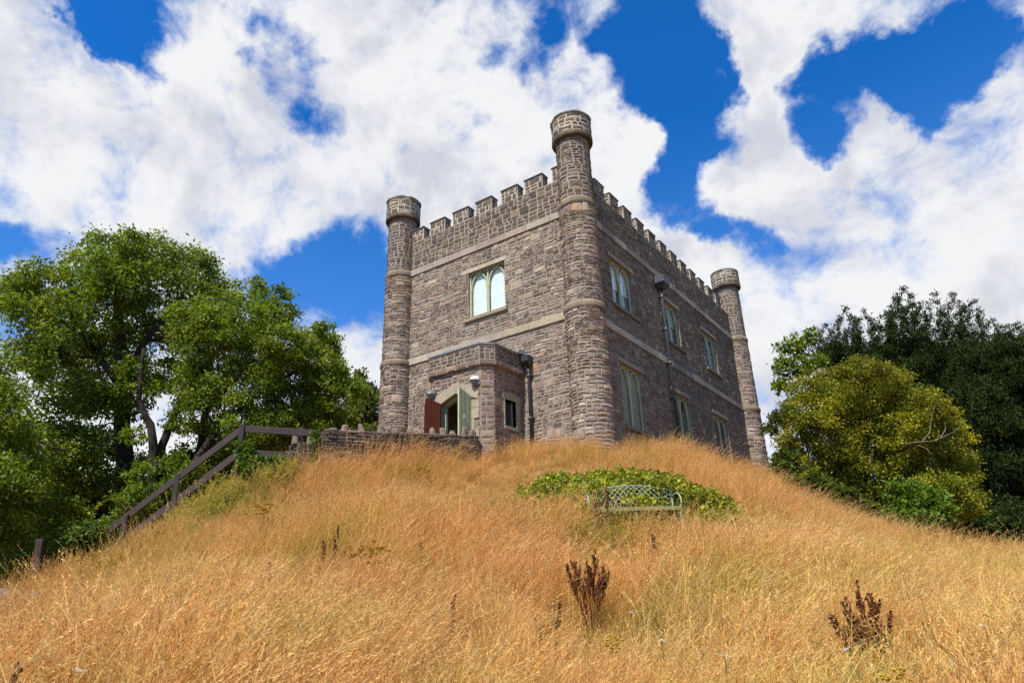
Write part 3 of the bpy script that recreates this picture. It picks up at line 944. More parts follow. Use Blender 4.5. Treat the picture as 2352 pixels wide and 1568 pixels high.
holesP = [(DX0 - 0.36, DX1 + 0.20, 5.0, 7.20), (DX0 + 0.05, DX1 - 0.06, 7.20, 7.36), (AX - 0.32, AX + 0.34, 7.36, 7.53)]
lay(clip_rects(layout(PX0 + CH, PX1 - CH, 5.0, ZP, (0.2, 0.3), (0.08, 0.14), (0.14, 0.34), (0.3, 0.7)), holesP), map_plane(PYF), 'porch', porch, warp=0.006, proud=(0.004, 0.02))
r2 = math.sqrt(0.5)
def chamfer_map(px, py, s):
    return lambda u, v, d: (px + s * (u * r2 + d * r2), py + u * r2 - d * r2, v)
z = 5.0
while z < ZP - 0.05:
    h = min(RR.uniform(0.15, 0.24), ZP - z)
    cut = RR.choice([0.0, 0.15, 0.23, 0.0])
    L = CH / r2
    lay([(0, cut, z, z + h), (cut, L, z, z + h)] if cut else [(0, L, z, z + h)], chamfer_map(PX1 - CH, PYF, 1), 'porch', porch, warp=0.0, proud=(0.006, 0.018), joint=0.016)
    lay([(0, L, z, z + h)], chamfer_map(PX0 + CH, PYF, -1), 'porch', porch, warp=0.0, proud=(0.006, 0.018), joint=0.016, flip=True)
    z += h
holesQ = [grow(SWIN, 0.10, 0.22, 0.05, 0.22)]
lay(clip_rects(layout(PYF + CH, -0.02, 5.0, ZP, (0.2, 0.34), (0.09, 0.16), (0.16, 0.4), (0.3, 0.8)), holesQ), lambda u, v, d: (PX1 + d, u, v), 'porch', porch, warp=0.006, proud=(0.004, 0.02))
# parapet cap of the porch
o = 0.10
cap_pts = [(PX0 - o, 0.0), (PX0 - o, PYF + CH - 0.04), (PX0 + CH - 0.04, PYF - o), (PX1 - CH + 0.04, PYF - o), (PX1 + o, PYF + CH - 0.04), (PX1 + o, 0.0)]
mb = MB(); mb.prism(cap_pts, 7.93, 8.55)
cap = mb.build('porch_parapet', M_MORTAR, castle)
segs = [(cap_pts[k], cap_pts[k + 1]) for k in range(5)]
for (p, q) in segs:
    p, q = np.array(p), np.array(q); L = float(np.linalg.norm(q - p)); dd = (q - p) / L; nn = np.array([dd[1], -dd[0]])
    mf = (lambda p, dd, nn: (lambda u, v, d: (p[0] + dd[0] * u + nn[0] * d, p[1] + dd[1] * u + nn[1] * d, v)))(p, dd, nn)
    lay(layout(0, L, 8.10, 8.54, (0.2, 0.24), (0.09, 0.14), (0.14, 0.36), (0.3, 0.7)), mf, 'parapet', cap, warp=0.004, proud=(0.003, 0.014), joint=0.012)
    u = 0
    while u < L - 0.01:       # larger blocks along the lower edge
        w = min(RR.uniform(0.22, 0.5), L - u)
        lay([(u, u + w, 7.925, 8.10)], mf, 'porch', cap, warp=0.0, proud=(0.008, 0.02), joint=0.01); u += w
mb = MB()
e = 0.03
roof_pts = [(PX0 - o - e, 0.0), (PX0 - o - e, PYF + CH - 0.05), (PX0 + CH - 0.05, PYF - o - e), (PX1 - CH + 0.05, PYF - o - e), (PX1 + o + e, PYF + CH - 0.05), (PX1 + o + e, 0.0)]
mb.prism(roof_pts, 8.552, 8.60, col=(0.17, 0.18, 0.20)); mb.build('porch_roof', M_LEAD, castle)
# cream arch stones and jambs, each a block
CREAM = (0.345, 0.295, 0.210)
def block(poly, y0, y1, col):
    mb = MB(); mb.prism(poly, y0, y1, axes=(0, 2, 1), col=shade(col, 0.92, 1.08)); return mb.build('arch_stone', M_ASHLAR, porch)
yo, yi = PYF - 0.035, PYF + 0.18
block([(DX0 - 0.34, 6.90), (DX0, 7.00), (-3.93, 7.115), (-3.99, 7.43), (DX0 - 0.34, 7.24)], yo, yi, CREAM)
block([(-3.922, 7.118), (AX, 7.236), (AX, 7.56), (-3.68, 7.56), (-3.982, 7.432)], yo, yi, CREAM)
block([(AX + 0.008, 7.236), (-3.27, 7.118), (-3.20, 7.44), (-3.54, 7.56), (AX + 0.008, 7.56)], yo, yi, CREAM)
block([(-3.262, 7.115), (DX1, 7.02), (DX1 + 0.28, 6.92), (DX1 + 0.28, 7.21), (-3.192, 7.438)], yo, yi, CREAM)
z = 5.0; k = 0
while z < 6.9:
    h = RR.uniform(0.2, 0.34); h = min(h, 6.91 - z); w = 0.30 if k % 2 else 0.14
    if z > 6.55: w = 0.32
    block([(DX1 + 0.003, z + 0.005), (DX1 + w, z + 0.005), (DX1 + w, z + h - 0.006), (DX1 + 0.003, z + h - 0.006)], yo, yi, CREAM)
    block([(DX0 - 0.3, z + 0.005), (DX0 - 0.003, z + 0.005), (DX0 - 0.003, z + h - 0.006), (DX0 - 0.3, z + h - 0.006)], yo, yi, CREAM)
    z += h; k += 1
# side window of the porch: cream surround, small pane
mb = MB()
for (u0, u1, v0, v1) in ((SWIN[0] - 0.10, SWIN[1] + 0.22, SWIN[3], SWIN[3] + 0.21), (SWIN[1], SWIN[1] + 0.16, SWIN[2] + 0.3, SWIN[3] - 0.004), (SWIN[1], SWIN[1] + 0.10, SWIN[2], SWIN[2] + 0.296),
                         (SWIN[0] - 0.05, SWIN[0], SWIN[2], SWIN[3] - 0.004), (SWIN[0] - 0.04, SWIN[1] + 0.12, SWIN[2] - 0.10, SWIN[2] - 0.004)):
    mb.box((PX1 - 0.09, (u0 + u1) / 2, (v0 + v1) / 2), (0.24, u1 - u0, v1 - v0), col=CREAM)
sw = mb.build('side_window', M_ASHLAR, porch)
mb = MB(); mb.box((PX1 - 0.17, (SWIN[0] + SWIN[1]) / 2, (SWIN[2] + SWIN[3]) / 2), (0.01, SWIN[1] - SWIN[0] - 0.01, SWIN[3] - SWIN[2]), col=(0.03, 0.035, 0.03)); mb.build('window_pane', M_PAINT, porch)
mb = MB()
for s in (0, 1):
    mb.box((PX1 - 0.135, SWIN[s] + (0.035 if s == 0 else -0.035), (SWIN[2] + SWIN[3]) / 2), (0.05, 0.07, SWIN[3] - SWIN[2] - 0.01), col=(0.20, 0.24, 0.17))
mb.build('window_frame', M_PAINT, porch)

# door frame, the two leaves
FR = (0.36, 0.40, 0.27)
mb = MB()
for (p, q) in (((DX0 + 0.03, Z0 + 0.9), (DX0 + 0.03, ASP - 0.03)), ((DX0 + 0.03, ASP - 0.03), (AX, AAP - 0.035)), ((AX, AAP - 0.035), (DX1 - 0.03, ASP - 0.03)), ((DX1 - 0.03, ASP - 0.03), (DX1 - 0.03, Z0 + 0.9))):
    mb.bar((p[0], PYF + 0.21, p[1]), (q[0], PYF + 0.21, q[1]), 0.09, 0.075, up=(0, 1, 0) if p[0] == q[0] else (0, 0, 1), col=FR)
    mb.bar((p[0], PYF + 0.27, p[1] - 0.03), (q[0], PYF + 0.27, q[1] - 0.03), 0.05, 0.05, up=(0, 1, 0) if p[0] == q[0] else (0, 0, 1), col=[v * 0.7 for v in FR])
mb.build('door_frame', M_PAINT, castle)
def leaf(hx, hy, fx, fy_, z0, zh, zf, col, n, name, thick=0.05, ledge=None):
    root = empty(name); root.parent = castle
    root.location = np.array((hx, hy, z0)) - np.array(castle.location)
    h, f_ = np.array([hx, hy]), np.array([fx, fy_]); d = f_ - h; nn = np.array([d[1], -d[0]]) / np.linalg.norm(d)
    for k in range(n):
        a, b = (k + 0.04) / n, (k + 0.96) / n
        th = thick * (1.0 if k % 2 else 0.86)
        V = []
        for s in (-0.5, 0.5):
            for tt, zz in ((a, z0), (b, z0), (b, zh + (zf - zh) * b), (a, zh + (zf - zh) * a)):
                p = h + d * tt + nn * s * th
                V.append((p[0], p[1], zz))
        mb = MB(); mb.add(V, [(0, 1, 2, 3), (7, 6, 5, 4), (0, 4, 5, 1), (1, 5, 6, 2), (2, 6, 7, 3), (3, 7, 4, 0)], shade(col, 0.9, 1.08))
        mb.build('plank', M_DOOR, root)
    mb = MB()
    if ledge is not None:
        p, q = h + d * 0.03 + nn * ledge * 0.035, h + d * 0.97 + nn * ledge * 0.035
        for zz in (z0 + 0.15, z0 + 0.75):
            mb.bar((*p, zz), (*q, zz), 0.02, 0.12, col=[c * 0.9 for c in col])
        mb.bar((*p, zh - 0.10), (*q, zf - 0.10), 0.02, 0.12, col=[c * 0.9 for c in col])
        for pp in (h + d * 0.06, h + d * 0.94):
            pp = pp + nn * ledge * 0.037
            mb.bar((*pp, z0 + 0.02), (*pp, zh - 0.02), 0.03, 0.09, up=(d[0], d[1], 0), col=[c * 1.1 for c in col])
        mb.build('ledge', M_DOOR, root)
    # inner core that closes the joints
    mb = MB(); c0, c1 = h + d * 0.01, h + d * 0.99
    V = []
    for s in (-0.3, 0.3):
        for p, zz in ((c0, z0 + 0.01), (c1, z0 + 0.01), (c1, zf - 0.02), (c0, zh - 0.012)):
            q = p + nn * s * thick; V.append((q[0], q[1], zz))
    mb.add(V, [(0, 1, 2, 3), (7, 6, 5, 4), (0, 4, 5, 1), (1, 5, 6, 2), (2, 6, 7, 3), (3, 7, 4, 0)], [c * 0.6 for c in col])
    mb.build('core_board', M_DOOR, root)
    return root
gd_ = leaf(-2.995, -1.80, -2.99, -2.36, 5.22, 7.02, 7.19, (0.36, 0.40, 0.25), 6, 'door')
gd_['label'] = 'sage green boarded door leaf standing open outwards'
rd_ = leaf(-4.15, -1.83, -4.47, -2.16, 5.22, 7.02, 7.20, (0.070, 0.017, 0.007), 5, 'door', ledge=1)
rd_['label'] = 'red brown varnished inner face of the left door leaf'
mb = MB(); p = np.array([-2.955, -2.13, 6.36]); mb.box(p, (0.012, 0.07, 0.10), col=(0.55, 0.62, 0.68)); mb.build('notice_plate', M_PAINT, gd_)
mb = MB(); mb.box((-3.6, -0.9, 5.12), (2.0, 1.7, 0.1), col=(0.10, 0.09, 0.08)); mb.box((-3.62, -0.95, 5.45), (0.12, 0.12, 0.6), col=(0.22, 0.22, 0.22)); mb.build('porch_floor', M_LEAD, castle)

# bulkhead lamps
def lamp(x, z, yw, col, label, nx=0.0):
    root = empty('wall_lamp', (x, yw, z))
    tag(root, label, 'wall lamp', 'lamps beside the porch doorway')
    mb = MB()
    n, rows = 14, 6
    V = []; F = []
    for i in range(rows + 1):
        ph = i / rows * math.pi / 2
        for k in range(n + 1):
            a = k / n * math.pi
            V.append((x + 0.15 * math.cos(a) * math.cos(ph), yw - 0.02 - 0.20 * math.sin(a) * math.cos(ph), z + 0.14 * math.sin(ph)))
    for i in range(rows):
        for k in range(n):
            F.append((i * (n + 1) + k, i * (n + 1) + k + 1, (i + 1) * (n + 1) + k + 1, (i + 1) * (n + 1) + k))
    mb.add(V, F, col); mb.build('lamp_hood', M_PAINT, root, smooth=True)
    mb = MB(); V2 = []
    for i in range(rows + 1):
        ph = i / rows * math.pi / 2
        for k in range(n + 1):
            a = k / n * math.pi
            V2.append((x + 0.135 * math.cos(a) * math.cos(ph), yw - 0.02 - 0.18 * math.sin(a) * math.cos(ph), z - 0.015 - 0.10 * math.sin(ph)))
    mb.add(V2, F, (0.20, 0.20, 0.19)); mb.build('lamp_diffuser', M_PAINT, root, smooth=True)
    mb = MB(); mb.box((x, yw - 0.012, z + 0.01), (0.30, 0.024, 0.26), col=[c * 0.6 for c in col]); mb.build('back_plate', M_PAINT, root)
lamp(-2.80, 7.46, PYF - 0.03, (0.62, 0.60, 0.56), 'white domed wall lamp on the porch, right of the arched doorway')
lamp(-4.52, 7.36, PYF - 0.03, (0.16, 0.16, 0.16), 'dark grey domed wall lamp left of the arched doorway, above the red door')

# downpipes
def downpipe(P3, u, ztop, zbot, hw, hh, col, name, proj=0.12):
    root = empty(name); root.parent = castle
    root.location = np.array(P3(u, zbot, 0.1)) - np.array(castle.location)
    mb = MB(); mb.tube([P3(u, zbot, proj), P3(u, ztop - hh - 0.25, proj), P3(u, ztop - hh, proj + 0.04)], 0.052, 10, col); mb.build('pipe', M_PAINT, root, smooth=True)
    mb = MB()
    a = [P3(u + s * w, z_, d_) for (w, z_, d0, d1) in ((hw, ztop, 0.03, 2 * proj + 0.12), (hw, ztop - hh * 0.6, 0.03, 2 * proj + 0.12), (hw * 0.45, ztop - hh, 0.06, 2 * proj)) for s, d_ in ((-1, d0), (1, d0), (1, d1), (-1, d1))]
    mb.add(a, [(i * 4 + k, i * 4 + (k + 1) % 4, (i + 1) * 4 + (k + 1) % 4, (i + 1) * 4 + k) for i in range(2) for k in range(4)] + [(3, 2, 1, 0), (8, 9, 10, 11)], col); mb.build('hopper', M_PAINT, root)
    zc = ztop - hh - 0.35
    while zc > zbot + 0.3:
        mb = MB(); mb.tube([P3(u, zc, proj), P3(u, zc + 0.03, proj), P3(u, zc + 0.07, proj), P3(u, zc + 0.10, proj)], [0.062, 0.072, 0.072, 0.062], 10, col)
        q0, q1 = np.array(P3(u - 0.11, zc + 0.03, 0.005)), np.array(P3(u + 0.11, zc + 0.07, 0.075))
        mb.box((q0 + q1) / 2, np.abs(q1 - q0), col=col); mb.build('pipe_collar', M_PAINT, root); zc -= 1.35
    return root
dp = downpipe(map_front, -2.06, 8.50, 5.0, 0.12, 0.32, (0.035, 0.034, 0.036), 'downpipe', 0.10)
mb = MB(); mb.tube([(-2.25, -0.45, 8.60), (-2.10, -0.12, 8.54)], 0.05, 8, (0.12, 0.13, 0.15)); mb.box((-2.23, -0.22, 8.66), (0.03, 0.34, 0.14), col=(0.30, 0.33, 0.37)); mb.build('gutter_spout', M_LEAD, dp)
downpipe(map_side, 6.0, 12.93, 5.0, 0.30, 0.50, (0.060, 0.062, 0.075), 'downpipe', 0.15)

# ------------------------------------------------------------------ low dry stone wall and its stub
def stones_out(n_max, root, stuff_name):
    """the stones that show largest become parts, the rest one mesh"""
    sel = []
    for i, (V, c, par, fl) in enumerate(STONES):
        d = V[8:16] - CAM; zf = d @ FWD
        u = d @ RGT / zf; w = d @ UPV / zf
        area = abs(0.5 * np.sum(u * np.roll(w, -1) - w * np.roll(u, -1)))
        nrm = np.cross(V[10] - V[8], V[12] - V[8])
        if np.dot(nrm, V[16] - V[0:8].mean(0)) < 0: nrm = -nrm
        vis = zf.min() > 0 and np.dot(nrm, CAM - V[16]) > 0 and np.abs(u).max() * 1024 * FPX < 512
        if V[16][2] < 5.5: vis = False
        sel.append(area if vis else 0.0)
    order = np.argsort(sel)[::-1][:n_max]
    chosen = set(int(k) for k in order)
    rest = MB()
    for i, (V, c, par, fl) in enumerate(STONES):
        nrm = np.cross(V[10] - V[8], V[12] - V[8])
        F = SFACES if np.dot(nrm, V[16] - V[0:8].mean(0)) > 0 else [f[::-1] for f in SFACES]
        if i in chosen:
            mb = MB(); mb.add(V, F, c)
            o = mb.build('stone', M_STONE, par, loc=V.mean(0) - np.array(par.location) - (np.array(par.parent.location) if par.parent else 0))
        else:
            rest.add(V, F, c)
    STONES.clear()
    if rest.nv:
        return rest.build(stuff_name, M_STONE, root, kind='stuff')


stones_out(300, castle, 'stonework')

def dry_wall(p, q, top_p, top_q, bot, label, caps, thick=0.42):
    p, q = np.array(p), np.array(q); L = float(np.linalg.norm(q - p)); dd = (q - p) / L; nn = np.array([dd[1], -dd[0]])
    if nn @ (CAM[:2] - p) < 0: nn = -nn
    root = empty('dry_stone_wall', (*((p + q) / 2), bot)); tag(root, label, 'stone wall')
    mb = MB(); a, b = p - nn * thick, q - nn * thick
    V = [(*p, bot), (*q, bot), (*q, top_q), (*p, top_p), (*a, bot), (*b, bot), (*b, top_q), (*a, top_p)]
    mb.add(V, [(0, 1, 2, 3), (5, 4, 7, 6), (1, 5, 6, 2), (4, 0, 3, 7), (3, 2, 6, 7)], (0.10, 0.085, 0.07)); core = mb.build('wall_core', M_STONE, root)
    mf = lambda u, v, d: (p[0] + dd[0] * u + nn[0] * d, p[1] + dd[1] * u + nn[1] * d, v + (top_q - top_p) * u / L)
    lay(layout(0, L, bot, top_p, (0.15, 0.25), (0.04, 0.09), (0.12, 0.42), (0.3, 0.8)), mf, 'drystone', root, joint=0.014, proud=(0.0, 0.06), warp=0.01)
    for (e0, dirn) in ((p, -1), (q, 1)):
        mfe = (lambda e0, dirn: lambda u, v, d: (e0[0] - nn[0] * u + dirn * dd[0] * d, e0[1] - nn[1] * u + dirn * dd[1] * d, v))(e0, dirn)
        lay(layout(0, thick, bot, min(top_p, top_q), (0.15, 0.25), (0.05, 0.1), (0.12, 0.3), (0.3, 0.5)), mfe, 'drystone', root, joint=0.014, proud=(0.0, 0.04), warp=0.005)
    stones_out(220, root, 'small_stones')
    u = 0.05
    k = 0
    while u < L - 0.08:        # flat coping stones, now and then one set on edge
        w = RR.uniform(0.20, 0.42)
        zt = top_p + (top_q - top_p) * u / L
        c = p + dd * (u + w / 2) - nn * thick / 2
        mb = MB(); mb.box((*c, zt + 0.03), (w * 0.95, thick + RR.uniform(0.0, 0.1), RR.uniform(0.05, 0.09)), rz=math.atan2(dd[1], dd[0]) + RR.uniform(-0.08, 0.08), col=pick_color('drystone'), bevel=0.018)
        mb.build('coping_stone', M_STONE, root); u += w
    for fu, h, w in caps:
        c = p + dd * fu * L - nn * thick * RR.uniform(0.2, 0.7); zt = top_p + (top_q - top_p) * fu + 0.04
        mb = MB(); n = 7
        ring = [(w * 0.5 * math.cos(k), 0.085 * math.sin(k)) for k in np.linspace(0, 6.283, n, endpoint=False)]
        V = []; rz = math.atan2(dd[1], dd[0]) + RR.uniform(-0.4, 0.4); lean = RR.uniform(-0.09, 0.09); h = h * RR.uniform(0.75, 1.2)
        for fz, fs in ((0, RR.uniform(0.95, 1.2)), (0.45, RR.uniform(0.85, 1.1)), (RR.uniform(0.72, 0.88), RR.uniform(0.6, 0.95)), (1.0, RR.uniform(0.3, 0.75))):
            for (x, y) in ring:
                x, y = x * fs * RR.uniform(0.9, 1.1) + lean * fz, y * fs
                V.append((c[0] + x * math.cos(rz) - y * math.sin(rz), c[1] + x * math.sin(rz) + y * math.cos(rz), zt + h * fz))
        F = [(i * n + k, i * n + (k + 1) % n, (i + 1) * n + (k + 1) % n, (i + 1) * n + k) for i in range(3) for k in range(n)] + [tuple(3 * n + k for k in range(n))]
        mb.add(V, F, shade((0.24, 0.175, 0.135), 0.6, 1.15)); mb.build('upright_cap_stone', M_STONE, root)
    return root

WP, WQ = (-5.02, -5.40), (-2.62, -1.93)
dry_wall(WP, WQ, 5.68, 5.72, 4.2, 'low dark dry stone wall with upright cap stones in front of the porch',
         [(0.06, 0.13, 0.26), (0.13, 0.24, 0.20), (0.25, 0.26, 0.19), (0.36, 0.18, 0.24), (0.46, 0.22, 0.22), (0.55, 0.24, 0.18), (0.63, 0.22, 0.20), (0.70, 0.22, 0.20), (0.77, 0.26, 0.19), (0.84, 0.24, 0.20), (0.90, 0.26, 0.22), (0.96, 0.20, 0.26)])
s0, s1 = at(664, 1040, 18.6), at(722, 1040, 18.6)
dry_wall(s0[:2], s1[:2], at(690, 1021, 18.6)[2], at(690, 1021, 18.6)[2], 3.6, 'short stub of stone wall with two cap stones behind the railing post', [(0.2, 0.30, 0.20), (0.82, 0.32, 0.2)])

# ------------------------------------------------------------------ timber railing
rail = empty('timber_railing', (-6.0, -7.0, 4.5))
tag(rail, 'dark brown timber railing that slopes down the left side of the mound', 'railing')
TB = (0.048, 0.034, 0.029)
P1 = at(557, 976, 17.0); P2 = at(692, 984, 17.0); P3_ = at(409, 1090, 18.3); P4 = at(290, 1182, 19.4); E_ = at(728, 987, 16.9); F_ = at(252, 1212, 19.9)
def post(pt, h, lo=0.0, w=0.115):
    mb = MB(); mb.box((pt[0], pt[1], pt[2] + lo - h / 2 + 0.03), (w, w, h), rz=0.9, col=shade(TB, 0.9, 1.15), bevel=0.012); return mb.build('post', M_WOOD, rail)
for q, h in ((P1, 1.9), (P2, 1.6), (P3_, 1.6), (P4, 1.5)): post(q, h)
def rl(a, b, drop, h=0.17):
    a = np.array(a) + (0, 0, -drop); b = np.array(b) + (0, 0, -drop)
    d = b - a; s = np.cross(d, (0, 0, 1)); s /= np.linalg.norm(s)
    if s @ (CAM - a) < 0: s = -s
    off = s * 0.095 if a[2] != b[2] or True else 0
    mb = MB(); mb.bar(a + s * 0.0, b + s * 0.0, 0.055, h, col=shade(TB, 0.9, 1.15), bevel=0.008); mb.build('rail', M_WOOD, rail)
rl(P1 + (0, 0, -0.09), E_ + (0, 0, -0.09), 0.0); rl(P1 + (0, 0, -0.09), E_ + (0, 0, -0.09), 0.60)
rl(F_ + (0, 0, -0.05), P1 + (0, 0, -0.10), 0.0, 0.18); rl(F_ + (0, 0, -0.05), P1 + (0, 0, -0.10), 0.60, 0.18)
P5 = at(93, 1238, 20.6)
mb = MB(); mb.bar(P5, at(78, 1345, 20.6), 0.16, 0.16, up=(0.6, 0.8, 0), col=TB, bevel=0.015)
tag(mb.build('wooden_post', M_WOOD), 'lone dark leaning wooden post at the far left foot of the mound', 'post')

# ------------------------------------------------------------------ bench
BL, BR = np.array([3.16, -6.25]), np.array([4.29, -5.40])
bd = (BR - BL) / np.linalg.norm(BR - BL); bn = np.array([bd[1], -bd[0]])     # towards the viewer
bz = 2.40
bench = empty('garden_bench', (3.9, -5.75, bz))
tag(bench, 'pale green metal garden bench with a curved lattice back, half sunk in brambles', 'bench')
BG = (0.30, 0.345, 0.235)
L_ = 1.42; bc = (BL + BR) / 2
def bp(u, f, z): q = bc + bd * u + bn * f; return (q[0], q[1], bz + z)
def part(name, fn):
    mb = MB(); fn(mb); return mb.build(name, M_PAINT, bench)
top = lambda u: 0.86 - 0.10 * (u / (L_ / 2)) ** 2
seatz = 0.44
part('back_rail', lambda m: m.tube([bp(u, -0.06, top(u)) for u in np.linspace(-L_ / 2, L_ / 2, 15)], 0.010, 6, BG))
for s in (-1, 1):
    part('back_post', lambda m: m.tube([bp(s * L_ / 2, -0.06, top(L_ / 2)), bp(s * (L_ / 2), 0.0, 0.6), bp(s * L_ / 2, 0.02, seatz), bp(s * L_ / 2, -0.04, -0.25)], 0.014, 6, BG))
    for dr in (-1, 1):
        pass
N_ = 15
for k in range(-4, N_ + 4):
    for dr in (-1, 1):
        u0 = -L_ / 2 + k * L_ / N_ + L_ / N_ / 2
        pts = []
        for tt in np.linspace(0, 1, 9):
            u = u0 + dr * 0.30 * tt ** 1.7
            z_ = seatz + (top(u) - seatz) * tt
            if abs(u) <= L_ / 2: pts.append(bp(u, 0.02 - 0.08 * tt, z_))
        if len(pts) >= 3: part('lattice_bar', lambda m: m.tube(pts, 0.0050, 5, BG))
for j in range(5):
    part('seat_slat', lambda m: m.bar(bp(-L_ / 2 + 0.01, 0.04 + 0.085 * j, seatz), bp(L_ / 2 - 0.01, 0.04 + 0.085 * j, seatz), 0.055, 0.02, col=(0.27, 0.27, 0.12)))
part('front_rail', lambda m: m.bar(bp(-L_ / 2, 0.455, seatz - 0.035), bp(L_ / 2, 0.455, seatz - 0.035), 0.02, 0.028, col=(0.23, 0.225, 0.09)))
for s in (-1, 1):
    part('arm', lambda m: m.tube([bp(s * L_ / 2, 0.02, 0.66)] + [bp(s * (L_ / 2 + 0.03), 0.10 + 0.34 * math.sin(k), 0.52 + 0.17 * math.cos(k)) for k in np.linspace(0.2, 1.9, 8)] + [bp(s * L_ / 2, 0.44, seatz)], 0.0125, 6, BG))
for u in (-L_ / 2, 0.0, L_ / 2):
    part('leg', lambda m: m.tube([bp(u, 0.44, seatz), bp(u, 0.46, -0.25)], 0.012, 6, BG))

# ------------------------------------------------------------------ leaves, trees
def leaf_cloud(cent, nleaf, size, colors, up=0.3, aspect=0.42, shell=0.5, wts=None, droop=0.0, flat=0.0, tight=1.0):
    """cent: (k,4) centres and radii -> arrays of folded leaves spread through the clumps"""
    cent = np.asarray(cent, float)
    w = cent[:, 3] ** 2.2 if wts is None else np.asarray(wts, float)
    idx = rng.choice(len(cent), nleaf, p=w / w.sum())
    # every clump is broken into tufts, so light and dark alternate
    nt = 26
    tdir = rng.normal(size=(len(cent), nt, 3)); tdir /= np.linalg.norm(tdir, axis=2)[:, :, None]
    trad = rng.uniform(0.45, 1.08, (len(cent), nt, 1)) * tight
    tc = cent[:, None, :3] + tdir * trad * cent[:, None, 3:4] * np.array([1, 1, 0.85])
    ti = rng.integers(0, nt, nleaf)
    g = rng.normal(size=(nleaf, 3)) * np.array([0.19, 0.19, 0.13 if tight == 1.0 else 0.22]) * tight
    P = tc[idx, ti] + g * cent[idx, 3:4]
    d = rng.normal(size=(nleaf, 3)); d[:, 2] *= (1 - flat); d[:, 2] -= droop; d /= np.linalg.norm(d, axis=1)[:, None]
    nrm = rng.normal(size=(nleaf, 3)) + np.array([0, 0, up * 3]); 
    s = np.cross(d, nrm); s /= np.linalg.norm(s, axis=1)[:, None] + 1e-9
    u = np.cross(s, d)
    L = size * rng.uniform(0.6, 1.35, (nleaf, 1)); Wd = L * aspect * 0.5
    V = np.stack([P, P + d * L * 0.5 + s * Wd + u * L * 0.07, P + d * L - u * L * 0.06, P + d * L * 0.5 - s * Wd + u * L * 0.07], 1)
    b = np.arange(nleaf) * 4
    F = np.stack([b, b + 1, b + 2, b, b + 2, b + 3], 1).reshape(-1, 3)
    tone = rng.uniform(0, 1, (len(cent), nt))[idx, ti] * 0.55 + rng.uniform(0, 1, nleaf) * 0.45
    cs = np.asarray(colors, float)
    kk = tone * (len(cs) - 1); lo = np.floor(kk).astype(int).clip(0, len(cs) - 2); fr = (kk - lo)[:, None]
    c = cs[lo] * (1 - fr) + cs[lo + 1] * fr
    c = c * rng.uniform(0.8, 1.2, (nleaf, 1))
    return V.reshape(-1, 3), F, np.repeat(c, 4, axis=0)


def crown(root, name, mat, *args, **kw):
    V, F, C_ = leaf_cloud(*args, **kw)
    return quads_mesh(name, V, F, C_, mat, root)


def grow_tree(root, trunks, clumps, col=(0.042, 0.034, 0.026), twigs=4, r_branch=0.055, step_jit=0.12):
    """trunks: lists of (point, radius); a branch runs from the nearest limb to each clump"""
    mb = MB()
    nodes = []
    for tr in trunks:
        pts = np.array([p for p, r in tr]); rad = np.array([r for p, r in tr])
        tt = np.linspace(0, len(pts) - 1, (len(pts) - 1) * 5 + 1)
        P = np.stack([np.interp(tt, np.arange(len(pts)), pts[:, k]) for k in range(3)], 1)
        R_ = np.interp(tt, np.arange(len(pts)), rad)
        P[1:-1] += rng.normal(size=(len(P) - 2, 3)) * R_[1:-1, None] * 0.18
        mb.tube(P, R_, 9, col)
        for p, r in zip(P[2:], R_[2:]): nodes.append((p, r))
    order = sorted(range(len(clumps)), key=lambda i: min(np.linalg.norm(np.array(clumps[i][:3]) - n[0]) for n in nodes))
    for i in order:
        c = np.array(clumps[i][:3]); r = clumps[i][3]
        best = min(nodes, key=lambda n: np.linalg.norm(c - n[0]) + (1.2 if n[0][2] > c[2] else 0.0) + 0.35 * max(0, 0.06 - n[1]) * 40)
        a = best[0]; L = np.linalg.norm(c - a)
        mid = (a + c) / 2 + np.array([0, 0, -0.06 * L]) + rng.normal(size=3) * 0.06 * L
        tt = np.linspace(0, 1, 8)[:, None]
        P = (1 - tt) ** 2 * a + 2 * tt * (1 - tt) * mid + tt ** 2 * c
        P[1:-1] += rng.normal(size=(6, 3)) * 0.02 * L
        r0 = min(best[1] * 0.7, r_branch * (0.6 + 0.25 * L))
        R_ = np.linspace(r0, r0 * 0.35, 8)
        mb.tube(P, R_, 6, col)
        for k in (3, 5, 7): nodes.append((P[k], R_[k]))
        for _ in range(twigs):
            e = c + np.clip(rng.normal(size=3), -1.3, 1.3) * r * 0.5
            s = P[rng.integers(4, 8)]
            m_ = (s + e) / 2 + rng.normal(size=3) * 0.08
            mb.tube([s, m_, e], [r0 * 0.32, r0 * 0.22, 0.006], 4, col, cap=False)
    return mb.build('trunk', M_BARK, root, smooth=True)


def clumps_at(lst, D, spread, k=1.0):
    out = []
    for q in lst:
        x, y, r = q[:3]
        dd = D + (q[3] if len(q) > 3 else RR.uniform(-spread, spread))
        p = at(x, y, dd)
        R = r * k * np.linalg.norm(p - CAM) / 1492.0 * 1.0
        out.append((*p, R))
    return out


ASH = [(0.042, 0.082, 0.010), (0.105, 0.175, 0.016), (0.185, 0.255, 0.020), (0.29, 0.310, 0.024)]
